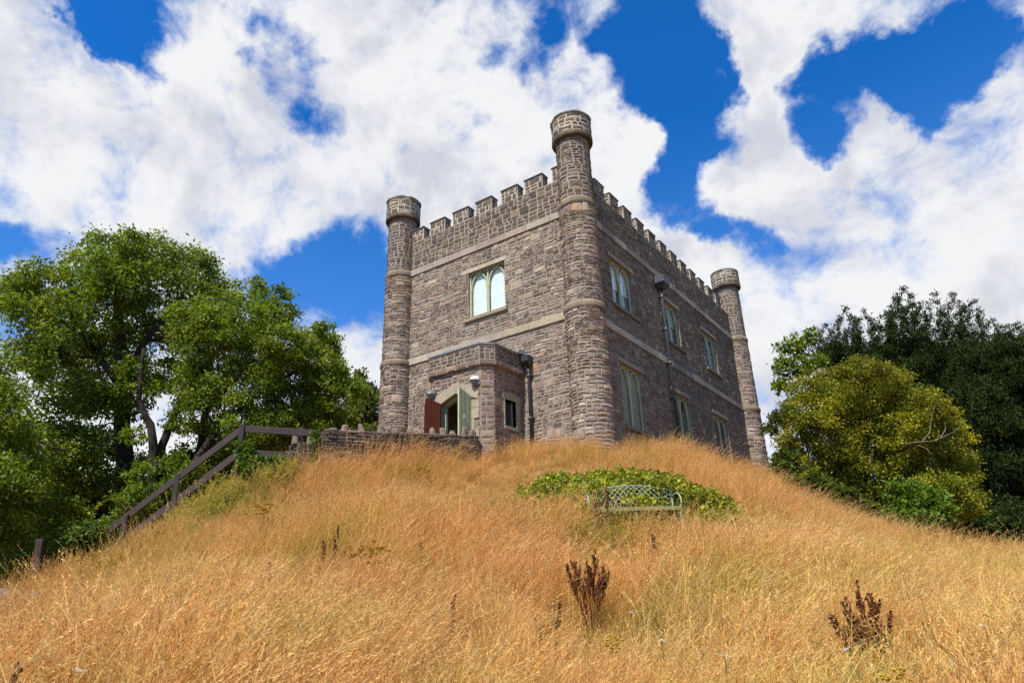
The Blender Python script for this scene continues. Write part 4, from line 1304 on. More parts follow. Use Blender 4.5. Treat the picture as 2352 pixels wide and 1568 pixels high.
# big tree on the left
D1 = 27.0
c1 = clumps_at([(260, 585, 55), (350, 590, 60), (190, 625, 50), (440, 635, 62), (300, 560, 40), (110, 665, 62), (55, 690, 45), (300, 670, 70), (400, 690, 70), (490, 690, 48), (80, 760, 58), (140, 730, 55),
                (35, 700, 30), (70, 820, 40), (108, 815, 48), (225, 730, 60), (205, 800, 40), (520, 670, 32), (30, 650, 26), (100, 850, 26), (455, 740, 60), (350, 760, 60), (270, 770, 50), (255, 640, 60),
                (230, 860, 70), (300, 880, 55), (165, 905, 55), (130, 960, 48), (250, 935, 60), (335, 860, 45), (180, 1010, 55), (235, 1030, 46), (120, 1050, 50), (190, 1150, 50), (240, 1160, 40), (300, 1150, 36), (120, 1180, 50), (310, 1060, 30), (200, 1090, 50), (150, 1120, 50), (250, 1110, 36), (310, 1000, 26), (330, 1075, 30)], D1, 2.6)
t1 = empty('ash_tree', at(287, 1240, D1)); tag(t1, 'tall leafy green tree with a straight dark trunk, highest crown left of the castle', 'tree', 'broadleaf trees left of the castle')
grow_tree(t1, [[(at(280, 1300, D1), 0.34), (at(284, 1100, D1), 0.30), (at(287, 960, D1), 0.27), (at(280, 840, D1), 0.2), (at(270, 700, D1), 0.12), (at(262, 600, D1), 0.05)],
               [(at(284, 900, D1), 0.16), (at(200, 780, D1 + 0.5), 0.1), (at(120, 720, D1 + 0.5), 0.05)], [(at(284, 870, D1), 0.16), (at(350, 760, D1), 0.11), (at(420, 680, D1), 0.05)]], c1)
crown(t1, 'crown', M_LEAF, c1, 80000, 0.165, ASH, droop=0.25)
D2 = 25.0
c2 = clumps_at([(600, 690, 36), (640, 715, 44), (560, 740, 52), (505, 750, 50), (450, 800, 60), (650, 790, 60), (720, 790, 52), (580, 820, 66), (670, 860, 70), (757, 850, 46), (500, 870, 60), (610, 910, 70), (740, 925, 56), (800, 905, 40),
                (690, 960, 56), (560, 960, 60), (460, 900, 50), (430, 960, 38), (480, 1010, 44), (780, 965, 40), (640, 1020, 50), (580, 1040, 44), (710, 1020, 46), (400, 860, 40), (760, 800, 30), (520, 1060, 36), (780, 870, 34), (590, 650, 18), (655, 670, 20), (740, 755, 26)], D2, 2.2) + clumps_at([(300, 1150, 36), (345, 1170, 36), (395, 1130, 34), (440, 1090, 34), (320, 1090, 26), (400, 1060, 30)], D2 - 1.0, 0.8)
t2 = empty('ash_tree', at(350, 1240, D2)); tag(t2, 'broad green tree with forked leaning trunks, crown reaching towards the castle', 'tree', 'broadleaf trees left of the castle')
grow_tree(t2, [[(at(335, 1330, D2), 0.22), (at(352, 1100, D2), 0.17), (at(350, 990, D2), 0.13), (at(318, 920, D2), 0.09), (at(330, 800, D2), 0.05)],
               [(at(345, 1330, D2), 0.2), (at(362, 1100, D2 + 0.3), 0.16), (at(385, 980, D2 + 0.3), 0.13), (at(440, 880, D2 + 0.3), 0.1), (at(520, 780, D2), 0.05)],
               [(at(390, 1330, D2), 0.2), (at(420, 1110, D2), 0.17), (at(500, 980, D2), 0.13), (at(600, 900, D2), 0.08), (at(700, 840, D2), 0.05)],
               [(at(440, 1330, D2 + 1), 0.18), (at(450, 1100, D2 + 1), 0.15), (at(470, 950, D2 + 1), 0.12), (at(560, 850, D2 + 1), 0.06)]], c2)
crown(t2, 'crown', M_LEAF, c2, 80000, 0.15, ASH, droop=0.25)
D3 = 23.0
c3 = clumps_at([(10, 900, 36), (30, 960, 36), (75, 1000, 26), (20, 1040, 52), (70, 1070, 44), (10, 1110, 60), (70, 1150, 52), (20, 1190, 60), (90, 1215, 44), (20, 1270, 52), (75, 1290, 36), (-60, 1000, 80), (-70, 1120, 90), (-80, 880, 80), (-160, 950, 110)], D3, 1.6)
t3 = empty('ash_tree', at(-60, 1340, D3)); tag(t3, 'green tree cut by the left picture edge with one long bare limb', 'tree', 'broadleaf trees left of the castle')
grow_tree(t3, [[(at(-70, 1400, D3), 0.24), (at(-70, 1150, D3), 0.2), (at(-80, 960, D3), 0.14), (at(-90, 850, D3), 0.07)], [(at(-75, 1000, D3), 0.10), (at(0, 965, D3), 0.07), (at(60, 985, D3), 0.055), (at(110, 1025, D3), 0.04), (at(150, 1035, D3), 0.03)]], c3)
crown(t3, 'crown', M_LEAF, c3, 42000, 0.14, ASH, droop=0.2)
D4 = 34.0
c4 = clumps_at([(830, 890, 30), (845, 930, 40), (812, 960, 44), (855, 965, 36), (790, 1000, 40), (850, 1010, 44), (870, 910, 16), (830, 860, 14)], D4, 1.2)
t4 = empty('ash_tree', at(835, 1080, D4)); tag(t4, 'small yellow green tree just left of the left turret', 'tree', 'broadleaf trees left of the castle')
grow_tree(t4, [[(at(835, 1150, D4), 0.15), (at(836, 1000, D4), 0.1), (at(840, 900, D4), 0.04)]], c4)
crown(t4, 'crown', M_LEAF, c4, 15000, 0.2, [(0.06, 0.09, 0.012), (0.11, 0.14, 0.02), (0.17, 0.19, 0.026)])
# dark masses behind the railing; first is the broad tree's shaded lower crown
for (lst, D, lab, n) in (([(610, 990, 60), (690, 1000, 60), (740, 980, 50), (560, 1030, 60), (650, 1060, 60), (720, 1060, 46), (520, 1090, 50), (460, 1110, 46), (600, 1110, 50)], 30.0, 'lower crown of the broad tree painted in dark shade green, seen below the upper railing', 17000),
                         ([(420, 1120, 46), (370, 1150, 46), (310, 1180, 46), (440, 1060, 40), (260, 1190, 44), (350, 1220, 40)], 28.0, 'dark green thicket tree behind the lower railing', 12000),
                         ([(40, 1150, 60), (120, 1180, 60), (60, 1250, 60), (0, 1230, 60), (170, 1220, 50), (130, 1090, 40)], 29.0, 'dark green thicket tree behind the lone leaning post', 16000)):
    cc = clumps_at(lst, D, 1.5)
    tr_ = empty('dark_tree_mass', at(lst[0][0], 1330, D)); tag(tr_, lab, 'tree', 'thicket trees behind the railing')
    b0 = at(lst[1][0], 1400, D)
    grow_tree(tr_, [[(b0, 0.14), (at(lst[1][0], lst[1][1] + 60, D), 0.1), (np.array(cc[1][:3]), 0.05)]], cc)
    crown(tr_, 'crown', M_LEAF, cc, n, 0.19, [(0.026, 0.052, 0.010), (0.060, 0.105, 0.016), (0.105, 0.155, 0.020)])  # for the lower crown, its shade is put into these dark greens
# bright shrubs at the foot of the railing
for (lst, D, lab, n, gcol) in (([(225, 1225, 34), (260, 1240, 26), (195, 1250, 32), (240, 1270, 30)], 21.6, 'bright green shrub at the lower end of the railing', 7000, 1.15),
                         ([(150, 1255, 36), (165, 1285, 30), (120, 1290, 34)], 21.8, 'bright green shrub right of the lone leaning post', 6000, 1.1),
                         ([(30, 1300, 30), (60, 1320, 28), (10, 1320, 30)], 21.8, 'yellow green shrub left of the lone leaning post', 5000, 1.2)):
    cc = clumps_at(lst, D, 0.5)
    q = at(lst[0][0], lst[0][1] + 60, D)
    sh = empty('shrub', q); tag(sh, lab, 'shrub', 'shrubs at the foot of the mound')
    grow_tree(sh, [[(q + (0, 0, -0.5), 0.04), (np.array(cc[0][:3]), 0.02)]], cc, twigs=3, r_branch=0.015)
    crown(sh, 'crown', M_LEAF, cc, n, 0.10, [(v[0] * gcol, v[1] * gcol, v[2]) for v in ((0.045, 0.09, 0.014), (0.09, 0.15, 0.022), (0.15, 0.19, 0.028))], aspect=0.6)

# right side: yews, bush, sapling
YEW = [(0.010, 0.019, 0.005), (0.022, 0.038, 0.007), (0.052, 0.076, 0.011)]
def spire(x, ytop, ybase, w, D):
    """one pointed leader: narrow tip, side shoots that widen downwards"""
    out = []
    y = ytop + 4
    while y < ybase:
        f_ = (y - ytop) / (ybase - ytop)
        ww = 3 + w * (0.25 * min(1, f_ * 9) + 0.75 * f_ ** 0.8)
        rr_ = min(30, 5.5 + ww * 0.24)
        m = max(1, int(round(ww / rr_ * 1.1)))
        for j in range(m):
            out.append((x + (0 if m == 1 else (j / (m - 1) - 0.5) * 2 * ww * 0.8) + RR.uniform(-3, 3), y + RR.uniform(-6, 6) + (0 if m == 1 else abs(j / (m - 1) - 0.5) * ww * 0.6), rr_ * RR.uniform(0.8, 1.15)))
        y += rr_ * 0.95
    return out
for (spec, D, lab, n) in (([(1943, 705, 930, 40), (1897, 742, 930, 30), (1985, 706, 930, 40), (2077, 664, 960, 60), (2035, 712, 950, 40), (2112, 692, 960, 34), (2060, 690, 950, 40), (1960, 735, 930, 36)], 35.0, 'dark yew tree with the tallest pointed tops, behind the olive bush', 40000),
                          ([(2148, 672, 960, 36), (2190, 672, 980, 40), (2235, 690, 1000, 50), (2213, 705, 1000, 40), (2280, 728, 1000, 44), (2310, 745, 1000, 44), (2168, 715, 980, 40)], 37.0, 'dark yew tree with pointed tops, right of the tallest yew', 36000),
                          ([(2335, 745, 1050, 70), (2380, 730, 1050, 80), (2290, 800, 1100, 80), (2230, 850, 1120, 80), (2440, 760, 1100, 90)], 33.0, 'dark yew tree cut by the right picture edge', 44000)):
    lst = []
    for s in spec: lst += spire(*s, D)
    x0 = np.mean([s[0] for s in spec])
    lst += [(x0 + RR.uniform(-110, 110), RR.uniform(800, 1200), RR.uniform(28, 46)) for _ in range(60)]
    cc = clumps_at(lst, D, 1.8)
    tr_ = empty('yew_tree', at(x0, 1230, D)); tag(tr_, lab, 'yew tree', 'yew trees behind the olive bush')
    grow_tree(tr_, [[(at(s[0] * 0.4 + x0 * 0.6, 1260, D), 0.25), (at(s[0] * 0.7 + x0 * 0.3, 1000, D), 0.17), (at(s[0], s[1] + 130, D + 0.5), 0.04)] for s in spec], cc[::3], twigs=1, r_branch=0.02, col=(0.03, 0.022, 0.018))
    crown(tr_, 'crown', M_YEW, cc, int(n * 3.3), 0.15, YEW, up=0.0, aspect=0.28, droop=-1.1, tight=0.82)
OLV = [(0.042, 0.064, 0.006), (0.130, 0.158, 0.008), (0.255, 0.252, 0.012), (0.39, 0.320, 0.016)]
D6 = 24.0
lst = [(1960, 865, 40), (2010, 860, 38), (1910, 870, 38), (2060, 880, 36), (1860, 890, 40), (2110, 920, 36), (1835, 930, 34), (1830, 980, 40), (1880, 950, 50), (1950, 930, 60), (2030, 940, 55), (2140, 965, 36), (2095, 980, 50), (2180, 1005, 34), (1850, 1040, 48), (1920, 1030, 60), (2000, 1030, 60), (2080, 1050, 56), (2150, 1060, 48),
       (2205, 1070, 36), (1820, 1040, 30), (1860, 1090, 40), (1920, 1110, 46), (1990, 1110, 50), (2060, 1130, 50), (2130, 1130, 48), (2200, 1130, 40), (2225, 1165, 28), (2170, 1180, 36), (2090, 1180, 36), (2000, 1160, 36), (1950, 1150, 34), (1970, 850, 30), (2155, 930, 22), (2190, 960, 20), (1805, 1010, 24)]
c6 = clumps_at(lst, D6, 1.4)
b6 = empty('holly_bush', at(2000, 1215, D6)); tag(b6, 'large rounded olive green bush right of the castle', 'bush')
grow_tree(b6, [[(at(2000 + k * 40, 1240, D6), 0.12), (at(2000 + k * 60, 1060, D6), 0.07), (at(2000 + k * 80, 950, D6), 0.03)] for k in (-1.3, 0, 1.3)], c6, twigs=2, r_branch=0.022, col=(0.10, 0.085, 0.06))
crown(b6, 'crown', M_BUSH, c6, 110000, 0.085, OLV, aspect=0.55)
for pts in ([(2078, 1019, 22.4), (2110, 1014, 22.3), (2140, 1013, 22.3), (2168, 1002, 22.3), (2190, 992, 22.4), (2206, 978, 22.4)], [(2118, 1014, 22.3), (2136, 992, 22.4), (2139, 962, 22.4), (2148, 930, 22.5)], [(2160, 1006, 22.3), (2172, 985, 22.4), (2170, 968, 22.4)],
            [(2110, 1022, 22.3), (2128, 1030, 22.3), (2142, 1044, 22.3)]):
    bare = MB(); bare.tube([at(*q) for q in pts], np.linspace(0.009, 0.003, len(pts)), 5, (0.31, 0.28, 0.21))
    bare.build('bare_branch', M_BARK, b6)
for (lst, D, lab, nm, n, sz, cols, cat) in (
        ([(1825, 800, 26), (1800, 840, 26), (1850, 780, 22), (1800, 885, 24), (1840, 850, 30), (1870, 830, 24), (1790, 800, 12), (1862, 765, 12)], 25.5, 'small airy sapling with feathery leaves above the left of the olive bush', 'sapling', 2600, 0.16, ASH, 'tree'),
        ([(1790, 960, 20), (1765, 985, 16), (1815, 950, 22), (1800, 1050, 24), (1815, 1085, 26), (1790, 1075, 18), (1830, 1110, 22)], 23.0, 'light green leafy shrub between the far turret and the olive bush', 'shrub', 3600, 0.13, [(0.05, 0.085, 0.012), (0.09, 0.14, 0.02), (0.16, 0.18, 0.025)], 'shrub'),
        ([(2080, 1130, 30), (2120, 1150, 36), (2090, 1170, 34), (2150, 1170, 30), (2130, 1195, 30), (2060, 1180, 26)], 21.6, 'bright green leafy shrub at the foot of the olive bush', 'shrub', 7500, 0.12, [(0.05, 0.105, 0.010), (0.10, 0.18, 0.015), (0.18, 0.26, 0.02)], 'shrub'),
        ([(1900, 1120, 26), (1940, 1145, 26), (1870, 1110, 22), (1980, 1170, 24)], 21.8, 'dark green leafy shrub in front of the left of the olive bush', 'shrub', 5200, 0.12, [(0.04, 0.07, 0.008), (0.075, 0.11, 0.012), (0.13, 0.16, 0.016)], 'shrub')):
    cc = clumps_at(lst, D, 0.5)
    q = at(np.mean([k[0] for k in lst]), max(k[1] for k in lst) + 70, D)
    q[2] = min(q[2], gz(q[0], q[1]))
    sh = empty(nm, q); tag(sh, lab, cat)
    grow_tree(sh, [[(q + (0, 0, -0.2), 0.05), ((q + np.array(cc[0][:3])) / 2, 0.035), (np.array(cc[4 % len(cc)][:3]), 0.015)]], cc, twigs=4, r_branch=0.014)
    crown(sh, 'crown', M_LEAF, cc, n, sz, cols, aspect=0.5)

lst = [(x, 1225 + RR.uniform(-14, 14), RR.uniform(26, 36)) for x in range(1850, 2420, 26)] + [(x, 1190 + RR.uniform(-14, 14), RR.uniform(24, 34)) for x in range(2080, 2420, 40)]
cc = clumps_at(lst, 28.0, 0.8)
q = at(2150, 1330, 28.0); sh = empty('shrub', q); tag(sh, 'low dark wide shrub growing in the shade under the yews and the olive bush', 'shrub')
grow_tree(sh, [[(q + (0, 0, -0.5), 0.06), (np.array(cc[11][:3]), 0.02)]], cc, twigs=2, r_branch=0.012)
crown(sh, 'crown', M_LEAF, cc, 26000, 0.13, [(0.02, 0.04, 0.008), (0.04, 0.07, 0.012), (0.065, 0.095, 0.014)], aspect=0.5)

# ------------------------------------------------------------------ ivy, brambles, weeds
def surface_leaves(name, pts, size, cols, mat, n_per=1, kind=None, parent=None, spread=0.05):
    pts = np.asarray(pts)
    c4_ = np.concatenate([pts, np.full((len(pts), 1), spread)], 1)
    V, F, C_ = leaf_cloud(c4_, len(pts) * n_per, size, cols, aspect=0.8, wts=np.ones(len(pts)))
    return quads_mesh(name, V, F, C_, mat, parent, kind)
BRM = [(0.045, 0.075, 0.008), (0.15, 0.19, 0.012), (0.30, 0.31, 0.018), (0.46, 0.40, 0.024)]
IVY = [(0.04, 0.09, 0.012), (0.09, 0.16, 0.02), (0.17, 0.24, 0.03)]
pts = []
for _ in range(900):
    u = RR.uniform(-2.3, 2.55); f_ = RR.uniform(-2.0, -0.22)
    prof = max(0.0, 1 - abs((u - 0.1) / 2.45) ** 2.2)
    if RR.random() > prof + 0.12: continue
    if f_ < -2.0 * (0.35 + 0.65 * prof): continue
    q = bc + bd * u + bn * f_
    h = (0.36 + 0.50 * prof * (1 - abs((f_ + 0.95) / 1.3) ** 2 * 0.6)) * RR.uniform(0.35, 1.0)
    pts.append((q[0], q[1], gz(q[0], q[1]) + h))
for _ in range(60):
    u = RR.choice([RR.uniform(-1.75, -0.85), RR.uniform(0.85, 1.7)]); f_ = RR.uniform(-0.2, 0.55)
    q = bc + bd * u + bn * f_; pts.append((q[0], q[1], gz(q[0], q[1]) + RR.uniform(0.1, 0.5)))
for _ in range(9):
    u = RR.uniform(0.0, 0.62); q = bc + bd * u + bn * RR.uniform(0.0, 0.3); pts.append((q[0], q[1], bz + RR.uniform(0.42, 0.62)))
for _ in range(10):
    u = RR.choice([RR.uniform(-0.75, -0.45), RR.uniform(0.38, 0.72)]); q = bc + bd * u + bn * RR.uniform(-0.15, 0.0); pts.append((q[0], q[1], bz + RR.uniform(0.65, 0.92)))
br = surface_leaves('bramble_patch', pts, 0.062, BRM, M_BUSH, 52, 'stuff', None, 0.15)
# ivy on the railing post and wall end
def ivy(label, gen, n, size=0.085):
    P_ = np.array([gen() for _ in range(n)])
    base = P_[P_[:, 2].argmin()]
    o = empty('ivy', base); tag(o, label, 'ivy')
    surface_leaves('foliage', P_, size, IVY, M_LEAF, 26, None, o, 0.085)
    mb = MB()
    for _ in range(5):
        s_ = P_[rng.integers(0, len(P_))]; mb.tube([base + rng.normal(size=3) * 0.03, (base + s_) / 2 + rng.normal(size=3) * 0.08, s_], 0.008, 4, (0.10, 0.07, 0.04))
    mb.build('stem', M_BARK, o)
def g1():
    f_ = RR.random() ** 0.8
    p = at(555 + RR.uniform(-14, 20) + 10 * f_, 1015 + 75 * f_, 16.85); return p
ivy('bright ivy climbing the upper railing post', g1, 46)
def g2():
    return at(RR.uniform(560, 655), 1058 + RR.uniform(-8, 34), RR.uniform(16.2, 16.9))
ivy('spreading ivy on the bank under the upper rails', g2, 60)
def g3():
    f_ = RR.random(); return at(728 - 6 * f_ + RR.uniform(-7, 7), 990 + 62 * f_, 16.25)
ivy('thin ivy strand on the left end of the dry stone wall', g3, 18, 0.07)

# ------------------------------------------------------------------ dead dock plants, flowers
BRN = (0.085, 0.028, 0.009)
DOCKS = []
def dock(x, y, D, h, nst, lab, lean=0.25, dense=1.0, grp='dead dock stalks in the grass'):
    p = at(x, y, D); z0 = gz(p[0], p[1]); top = p[2]
    h = max(h, top - z0); DOCKS.append((p[0], p[1], 0.30 if nst < 4 else 0.6))
    root = empty('dock_plant', (p[0], p[1], z0)); tag(root, lab, 'dead plant', grp)
    stem = MB(); side = RGT / np.linalg.norm(RGT)
    for s in range(nst):
        hd = MB()
        a = (s - (nst - 1) / 2) / max(1, nst - 1) * 2 if nst > 1 else 0.0
        hh = h * (1.0 - 0.22 * abs(a) * RR.uniform(0.5, 1.3)) * RR.uniform(0.88, 1.0)
        if s == nst // 2: hh = h
        dx = side * a * lean * h + rng.normal(size=3) * 0.02; dx[2] = 0
        base = np.array([p[0], p[1], z0]) + side * a * 0.05
        ts = np.linspace(0, 1, 8)[:, None]
        P_ = base + dx * ts ** 1.4 + np.array([0, 0, hh]) * ts
        stem.tube(P_, np.linspace(0.008, 0.003, 8), 5, BRN)
        nb = int(7 * dense) + (2 if nst > 3 else 0)
        for b in range(nb):
            f_ = RR.uniform(0.38, 0.93); q = base + dx * f_ ** 1.4 + np.array([0, 0, hh * f_])
            dirn = dx / max(h, 0.1) * 0.8 + side * RR.uniform(-0.35, 0.35) + FWD * RR.uniform(-0.25, 0.25) + np.array([0, 0, RR.uniform(0.9, 1.2)]); dirn /= np.linalg.norm(dirn)
            Lb = h * RR.uniform(0.20, 0.36) * (1.2 - f_ * 0.75)
            e = q + dirn * Lb
            stem.tube([q, e], [0.004, 0.002], 4, BRN)
            for k in range(30):
                c_ = q + (e - q) * RR.uniform(0.1, 1.03) + rng.normal(size=3) * 0.006
                r = RR.uniform(0.005, 0.0105)
                hd.add([c_ + (0, 0, r * 1.3), c_ + (r, 0, 0), c_ + (-r * 0.5, r * 0.87, 0), c_ + (-r * 0.5, -r * 0.87, 0), c_ - (0, 0, r * 1.2)], [(0, 1, 2), (0, 2, 3), (0, 3, 1), (4, 2, 1), (4, 3, 2), (4, 1, 3)], shade(BRN, 0.6, 1.6))
        for k in range(40):
            f_ = RR.uniform(0.55, 1.02); c_ = base + dx * f_ ** 1.4 + np.array([0, 0, hh * f_]) + rng.normal(size=3) * 0.009 * (1.5 - f_)
            r = RR.uniform(0.006, 0.012)
            hd.add([c_ + (0, 0, r * 1.3), c_ + (r, 0, 0), c_ + (-r * 0.5, r * 0.87, 0), c_ + (-r * 0.5, -r * 0.87, 0), c_ - (0, 0, r * 1.2)], [(0, 1, 2), (0, 2, 3), (0, 3, 1), (4, 2, 1), (4, 3, 2), (4, 1, 3)], shade(BRN, 0.6, 1.6))
        hd.build('seed_head', M_DRY, root)
    stem.build('stem', M_DRY, root)


dock(1352, 1278, 7.2, 0.85, 6, 'bushy dark brown seed stalk clump in the middle of the grass below the bench', 0.21, 1.5)
dock(1978, 1405, 6.0, 0.75, 7, 'widest dark brown seed stalk clump at the lower right of the grass', 0.25, 1.3)
dock(758, 1235, 9.5, 0.75, 2, 'tall slender brown seed stalk on the slope left of centre', 0.08)
dock(968, 1275, 9.0, 0.55, 1, 'short brown seed spike in the grass below the yellow plant', 0.05)
dock(1502, 1222, 9.3, 0.62, 1, 'single brown seed spike just below the bench seat', 0.05)
dock(1379, 1145, 10.3, 0.85, 2, 'brown seed stalk standing in front of the left bench arm', 0.07)
dock(625, 1300, 9.0, 0.55, 1, 'small brown seed spike far left on the slope', 0.05)
dock(1020, 1425, 6.6, 0.6, 2, 'thin brown seed stalk near the bottom of the picture, left of the bushy clump', 0.08, 0.6)
dock(1260, 1430, 6.6, 0.5, 2, 'low brown seed stalk left below the bushy clump', 0.12, 0.7)
dock(12, 1520, 5.2, 0.55, 2, 'dark brown seed stalk at the bottom left picture corner', 0.12)
dock(1762, 1335, 8.0, 0.45, 1, 'faint brown seed spike right of the bushy clump', 0.05, 0.5)

def flower(x, y, s, lab, kind='yarrow', hgt=0.66):
    """a flower whose head shows at x, y: walk out along that line until the bank is hgt below it"""
    D = 3.2
    while D < 24:
        p = at(x, y, D); z0 = gz(p[0], p[1])
        if p[2] - z0 <= hgt: break
        D += 0.15
    s = s * max(1.0, D / 6.0)
    yel = kind != 'yarrow'
    root = empty('wild_flower', (p[0], p[1], z0)); tag(root, lab, 'flower', 'yellow flowers in the grass' if yel else 'white flowers in the grass')
    st = MB(); st.tube([(p[0], p[1], z0), p], 0.004, 4, (0.17, 0.17, 0.05)); st.build('stem', M_DRY, root)
    hd = MB()
    for k in range(26 if yel else 14):
        c_ = p + rng.normal(size=3) * np.array([s, s, s * (0.7 if yel else 0.22)])
        r = s * RR.uniform(0.25, 0.5)
        V = [c_ + (r * math.cos(a), r * math.sin(a), 0) for a in np.linspace(0, 6.283, 6, endpoint=False)] + [c_ + (0, 0, -r * 0.8)]
        hd.add(V, [tuple(range(6))] + [(k_, 6, (k_ + 1) % 6) for k_ in range(6)], shade(((0.50, 0.36, 0.03) if yel else (0.80, 0.80, 0.76)), 0.85, 1.1))
        if yel: st2 = None
    hd.build('flower_head', M_DRY, root, kind='stuff' if yel else None)


for (x, y, lab) in (
        (58, 1372, 'uppermost white flower head at the left picture edge below the lone post'), (30, 1388, 'white flower head at the far left picture edge, lowest of its cluster'), (88, 1362, 'white flower head at the left, nearest to the lone leaning post'),
        (2083, 1358, 'left one of two white flower heads high above the widest brown clump'), (2114, 1364, 'right one of two white flower heads high above the widest brown clump'),
        (1664, 1504, 'white flower head low down between the bushy and the widest brown clump'), (2192, 1524, 'white flower head at the lower right, right of the widest brown clump'),
        (1520, 1470, 'white flower head right of the yellow tuft below the bushy brown clump'), (2262, 1437, 'white flower head near the right picture edge'),
        (1948, 1490, 'white flower head close in front of the widest brown clump'), (1450, 1405, 'white flower head at the lower right foot of the bushy brown clump'),
        (1270, 1385, 'white flower head left of the bushy brown clump'), (1590, 1345, 'white flower head between the bushy brown clump and the faint brown spike'),
        (2010, 1315, 'white flower head on the upper right slope above the widest brown clump'), (185, 1538, 'white flower head at the lower left, nearest to the bottom edge'),
        (412, 1478, 'white flower head in the lower left grass, left of the yellow tuft'), (428, 1366, 'white flower head on the left slope below the green weeds')):
    flower(x, y, 0.020, lab)
for (x, y, s_, lab) in ((855, 1266, 0.085, 'pale yellow flowering plant right of the slender brown stalk'), (1405, 1475, 0.045, 'yellow flower tuft below the bushy brown clump'),
                        (2240, 1495, 0.035, 'yellow flower tuft right of the widest brown clump'), (2060, 1550, 0.045, 'yellow flower tuft under the widest brown clump'),
                        (590, 1455, 0.035, 'yellow flower tuft in the lower left grass'), (965, 1080, 0.045, 'yellow flower tuft below the dry stone wall'), (608, 1165, 0.05, 'yellow flower spike on the upper left slope')):
    flower(x, y, s_, lab, 'ragwort', 0.62)

# ------------------------------------------------------------------ grass: clumps scattered over the mound
def blade_clump(nb, ns, height, radius, seed, cols, headcols, lean=0.35, headn=9, bw=0.0034):
    r = np.random.default_rng(seed)
    V, F, C_ = [], [], []
    nv = 0
    for i in range(nb + ns):
        stalk = i >= nb
        h = height * (r.uniform(0.75, 1.05) if stalk else r.uniform(0.3, 0.8))
        a0 = r.uniform(0, 6.28); rr = radius * math.sqrt(r.uniform())
        b = np.array([rr * math.cos(a0), rr * math.sin(a0), -0.04])
        a = r.normal(0.4, 0.9) if stalk else r.uniform(0, 6.28)
        ld = np.array([math.cos(a), math.sin(a), 0]); ln = h * abs(r.normal(lean, 0.25)) * (0.8 if stalk else 1.2)
        sd = np.array([-ld[1], ld[0], 0]); fa = r.uniform(0, 3.14); sd = sd * math.cos(fa) + ld * math.sin(fa) * 0.6
        n = 5
        w0 = (0.0022 if stalk else bw) * r.uniform(0.7, 1.4)
        col = np.array(cols[r.integers(len(cols))]) * r.uniform(0.75, 1.25)
        ps = []
        for k in range(n):
            f_ = k / (n - 1)
            ps.append(b + ld * ln * f_ ** 2.0 + np.array([0, 0, h * (f_ - 0.22 * (ln / h) * f_ ** 3)]))
        for k, q in enumerate(ps):
            w = w0 * (1 - (k / (n - 1)) ** 2 * (0.5 if stalk else 0.9))
            V += [q - sd * w, q + sd * w]; C_ += [col * (0.9 + 0.2 * k / (n - 1))] * 2
        F += [(nv + 2 * k, nv + 2 * k + 1, nv + 2 * k + 3, nv + 2 * k + 2) for k in range(n - 1)]
        nv += 2 * n
        if stalk:
            hc = np.array(headcols[r.integers(len(headcols))]) * r.uniform(0.8, 1.2)
            d = ps[-1] - ps[-2]; d /= np.linalg.norm(d)
            hl = h * r.uniform(0.13, 0.24)
            for k in range(headn):
                q = ps[-1] + d * hl * (k / headn - 0.7)
                e = d * r.uniform(0.014, 0.026) + r.normal(size=3) * 0.007
                s2 = r.normal(size=3); s2 /= np.linalg.norm(s2)
                V += [q, q + e * 0.5 + s2 * 0.0028, q + e, q + e * 0.5 - s2 * 0.0028]; C_ += [hc] * 4
                F += [(nv, nv + 1, nv + 2, nv + 3)]; nv += 4
    return np.array(V), np.array(F), np.array(C_)


def mat_grass(name):
    m, t = new_mat(name)
    tint = t.add('ShaderNodeAttribute', attribute_name='tint').outputs['Color']
    shade = t.add('ShaderNodeAttribute', attribute_name='patch', attribute_type='INSTANCER').outputs['Fac']
    rnd = t.add('ShaderNodeObjectInfo').outputs['Random']
    k = t.ramp(rnd, 0, 1, 0.66, 1.14)
    col = t.mix(1.0, tint, t.add('ShaderNodeCombineColor', ins={0: k, 1: k, 2: k}).outputs[0], 'MULTIPLY')
    red = t.mix(1.0, col, (0.99, 0.80, 0.74), 'MULTIPLY')
    yel = t.mix(1.0, col, (1.08, 1.08, 0.92), 'MULTIPLY')
    col = t.mix(shade, red, yel)
    big = t.add('ShaderNodeAttribute', attribute_name='olive', attribute_type='INSTANCER').outputs['Fac']
    col = t.mix(big, col, t.mix(1.0, col, (0.66, 0.84, 0.42), 'MULTIPLY'))
    p = pbsdf(t, col, 0.65, 0.2)
    tr = t.add('ShaderNodeBsdfTranslucent', ins={'Color': col}).outputs[0]
    finish(t, t.add('ShaderNodeMixShader', ins={0: 0.45, 1: p, 2: tr}).outputs[0])
    return m


M_GRASS = mat_grass('dry_grass')
STRAW = [(0.78, 0.53, 0.165), (0.68, 0.42, 0.115), (0.84, 0.63, 0.250), (0.50, 0.29, 0.080), (0.76, 0.51, 0.150)]
HEAD = [(0.74, 0.46, 0.150), (0.80, 0.57, 0.220), (0.60, 0.33, 0.095), (0.84, 0.65, 0.30)]
GREENB = [(0.24, 0.27, 0.035), (0.36, 0.33, 0.05), (0.17, 0.22, 0.03), (0.44, 0.36, 0.06)]
def proto_set(name, specs):
    c = bpy.data.collections.new(name)
    for i, (V, F, C_) in enumerate(specs):
        me = bpy.data.meshes.new(name)
        me.from_pydata(V.tolist(), [], [tuple(f) for f in F])
        ca = me.color_attributes.new('tint', 'FLOAT_COLOR', 'POINT')
        ca.data.foreach_set('color', np.concatenate([C_, np.ones((len(V), 1))], 1).astype(np.float32).ravel())
        me.materials.append(M_GRASS)
        c.objects.link(bpy.data.objects.new('%s_%02d' % (name, i), me))
    return c


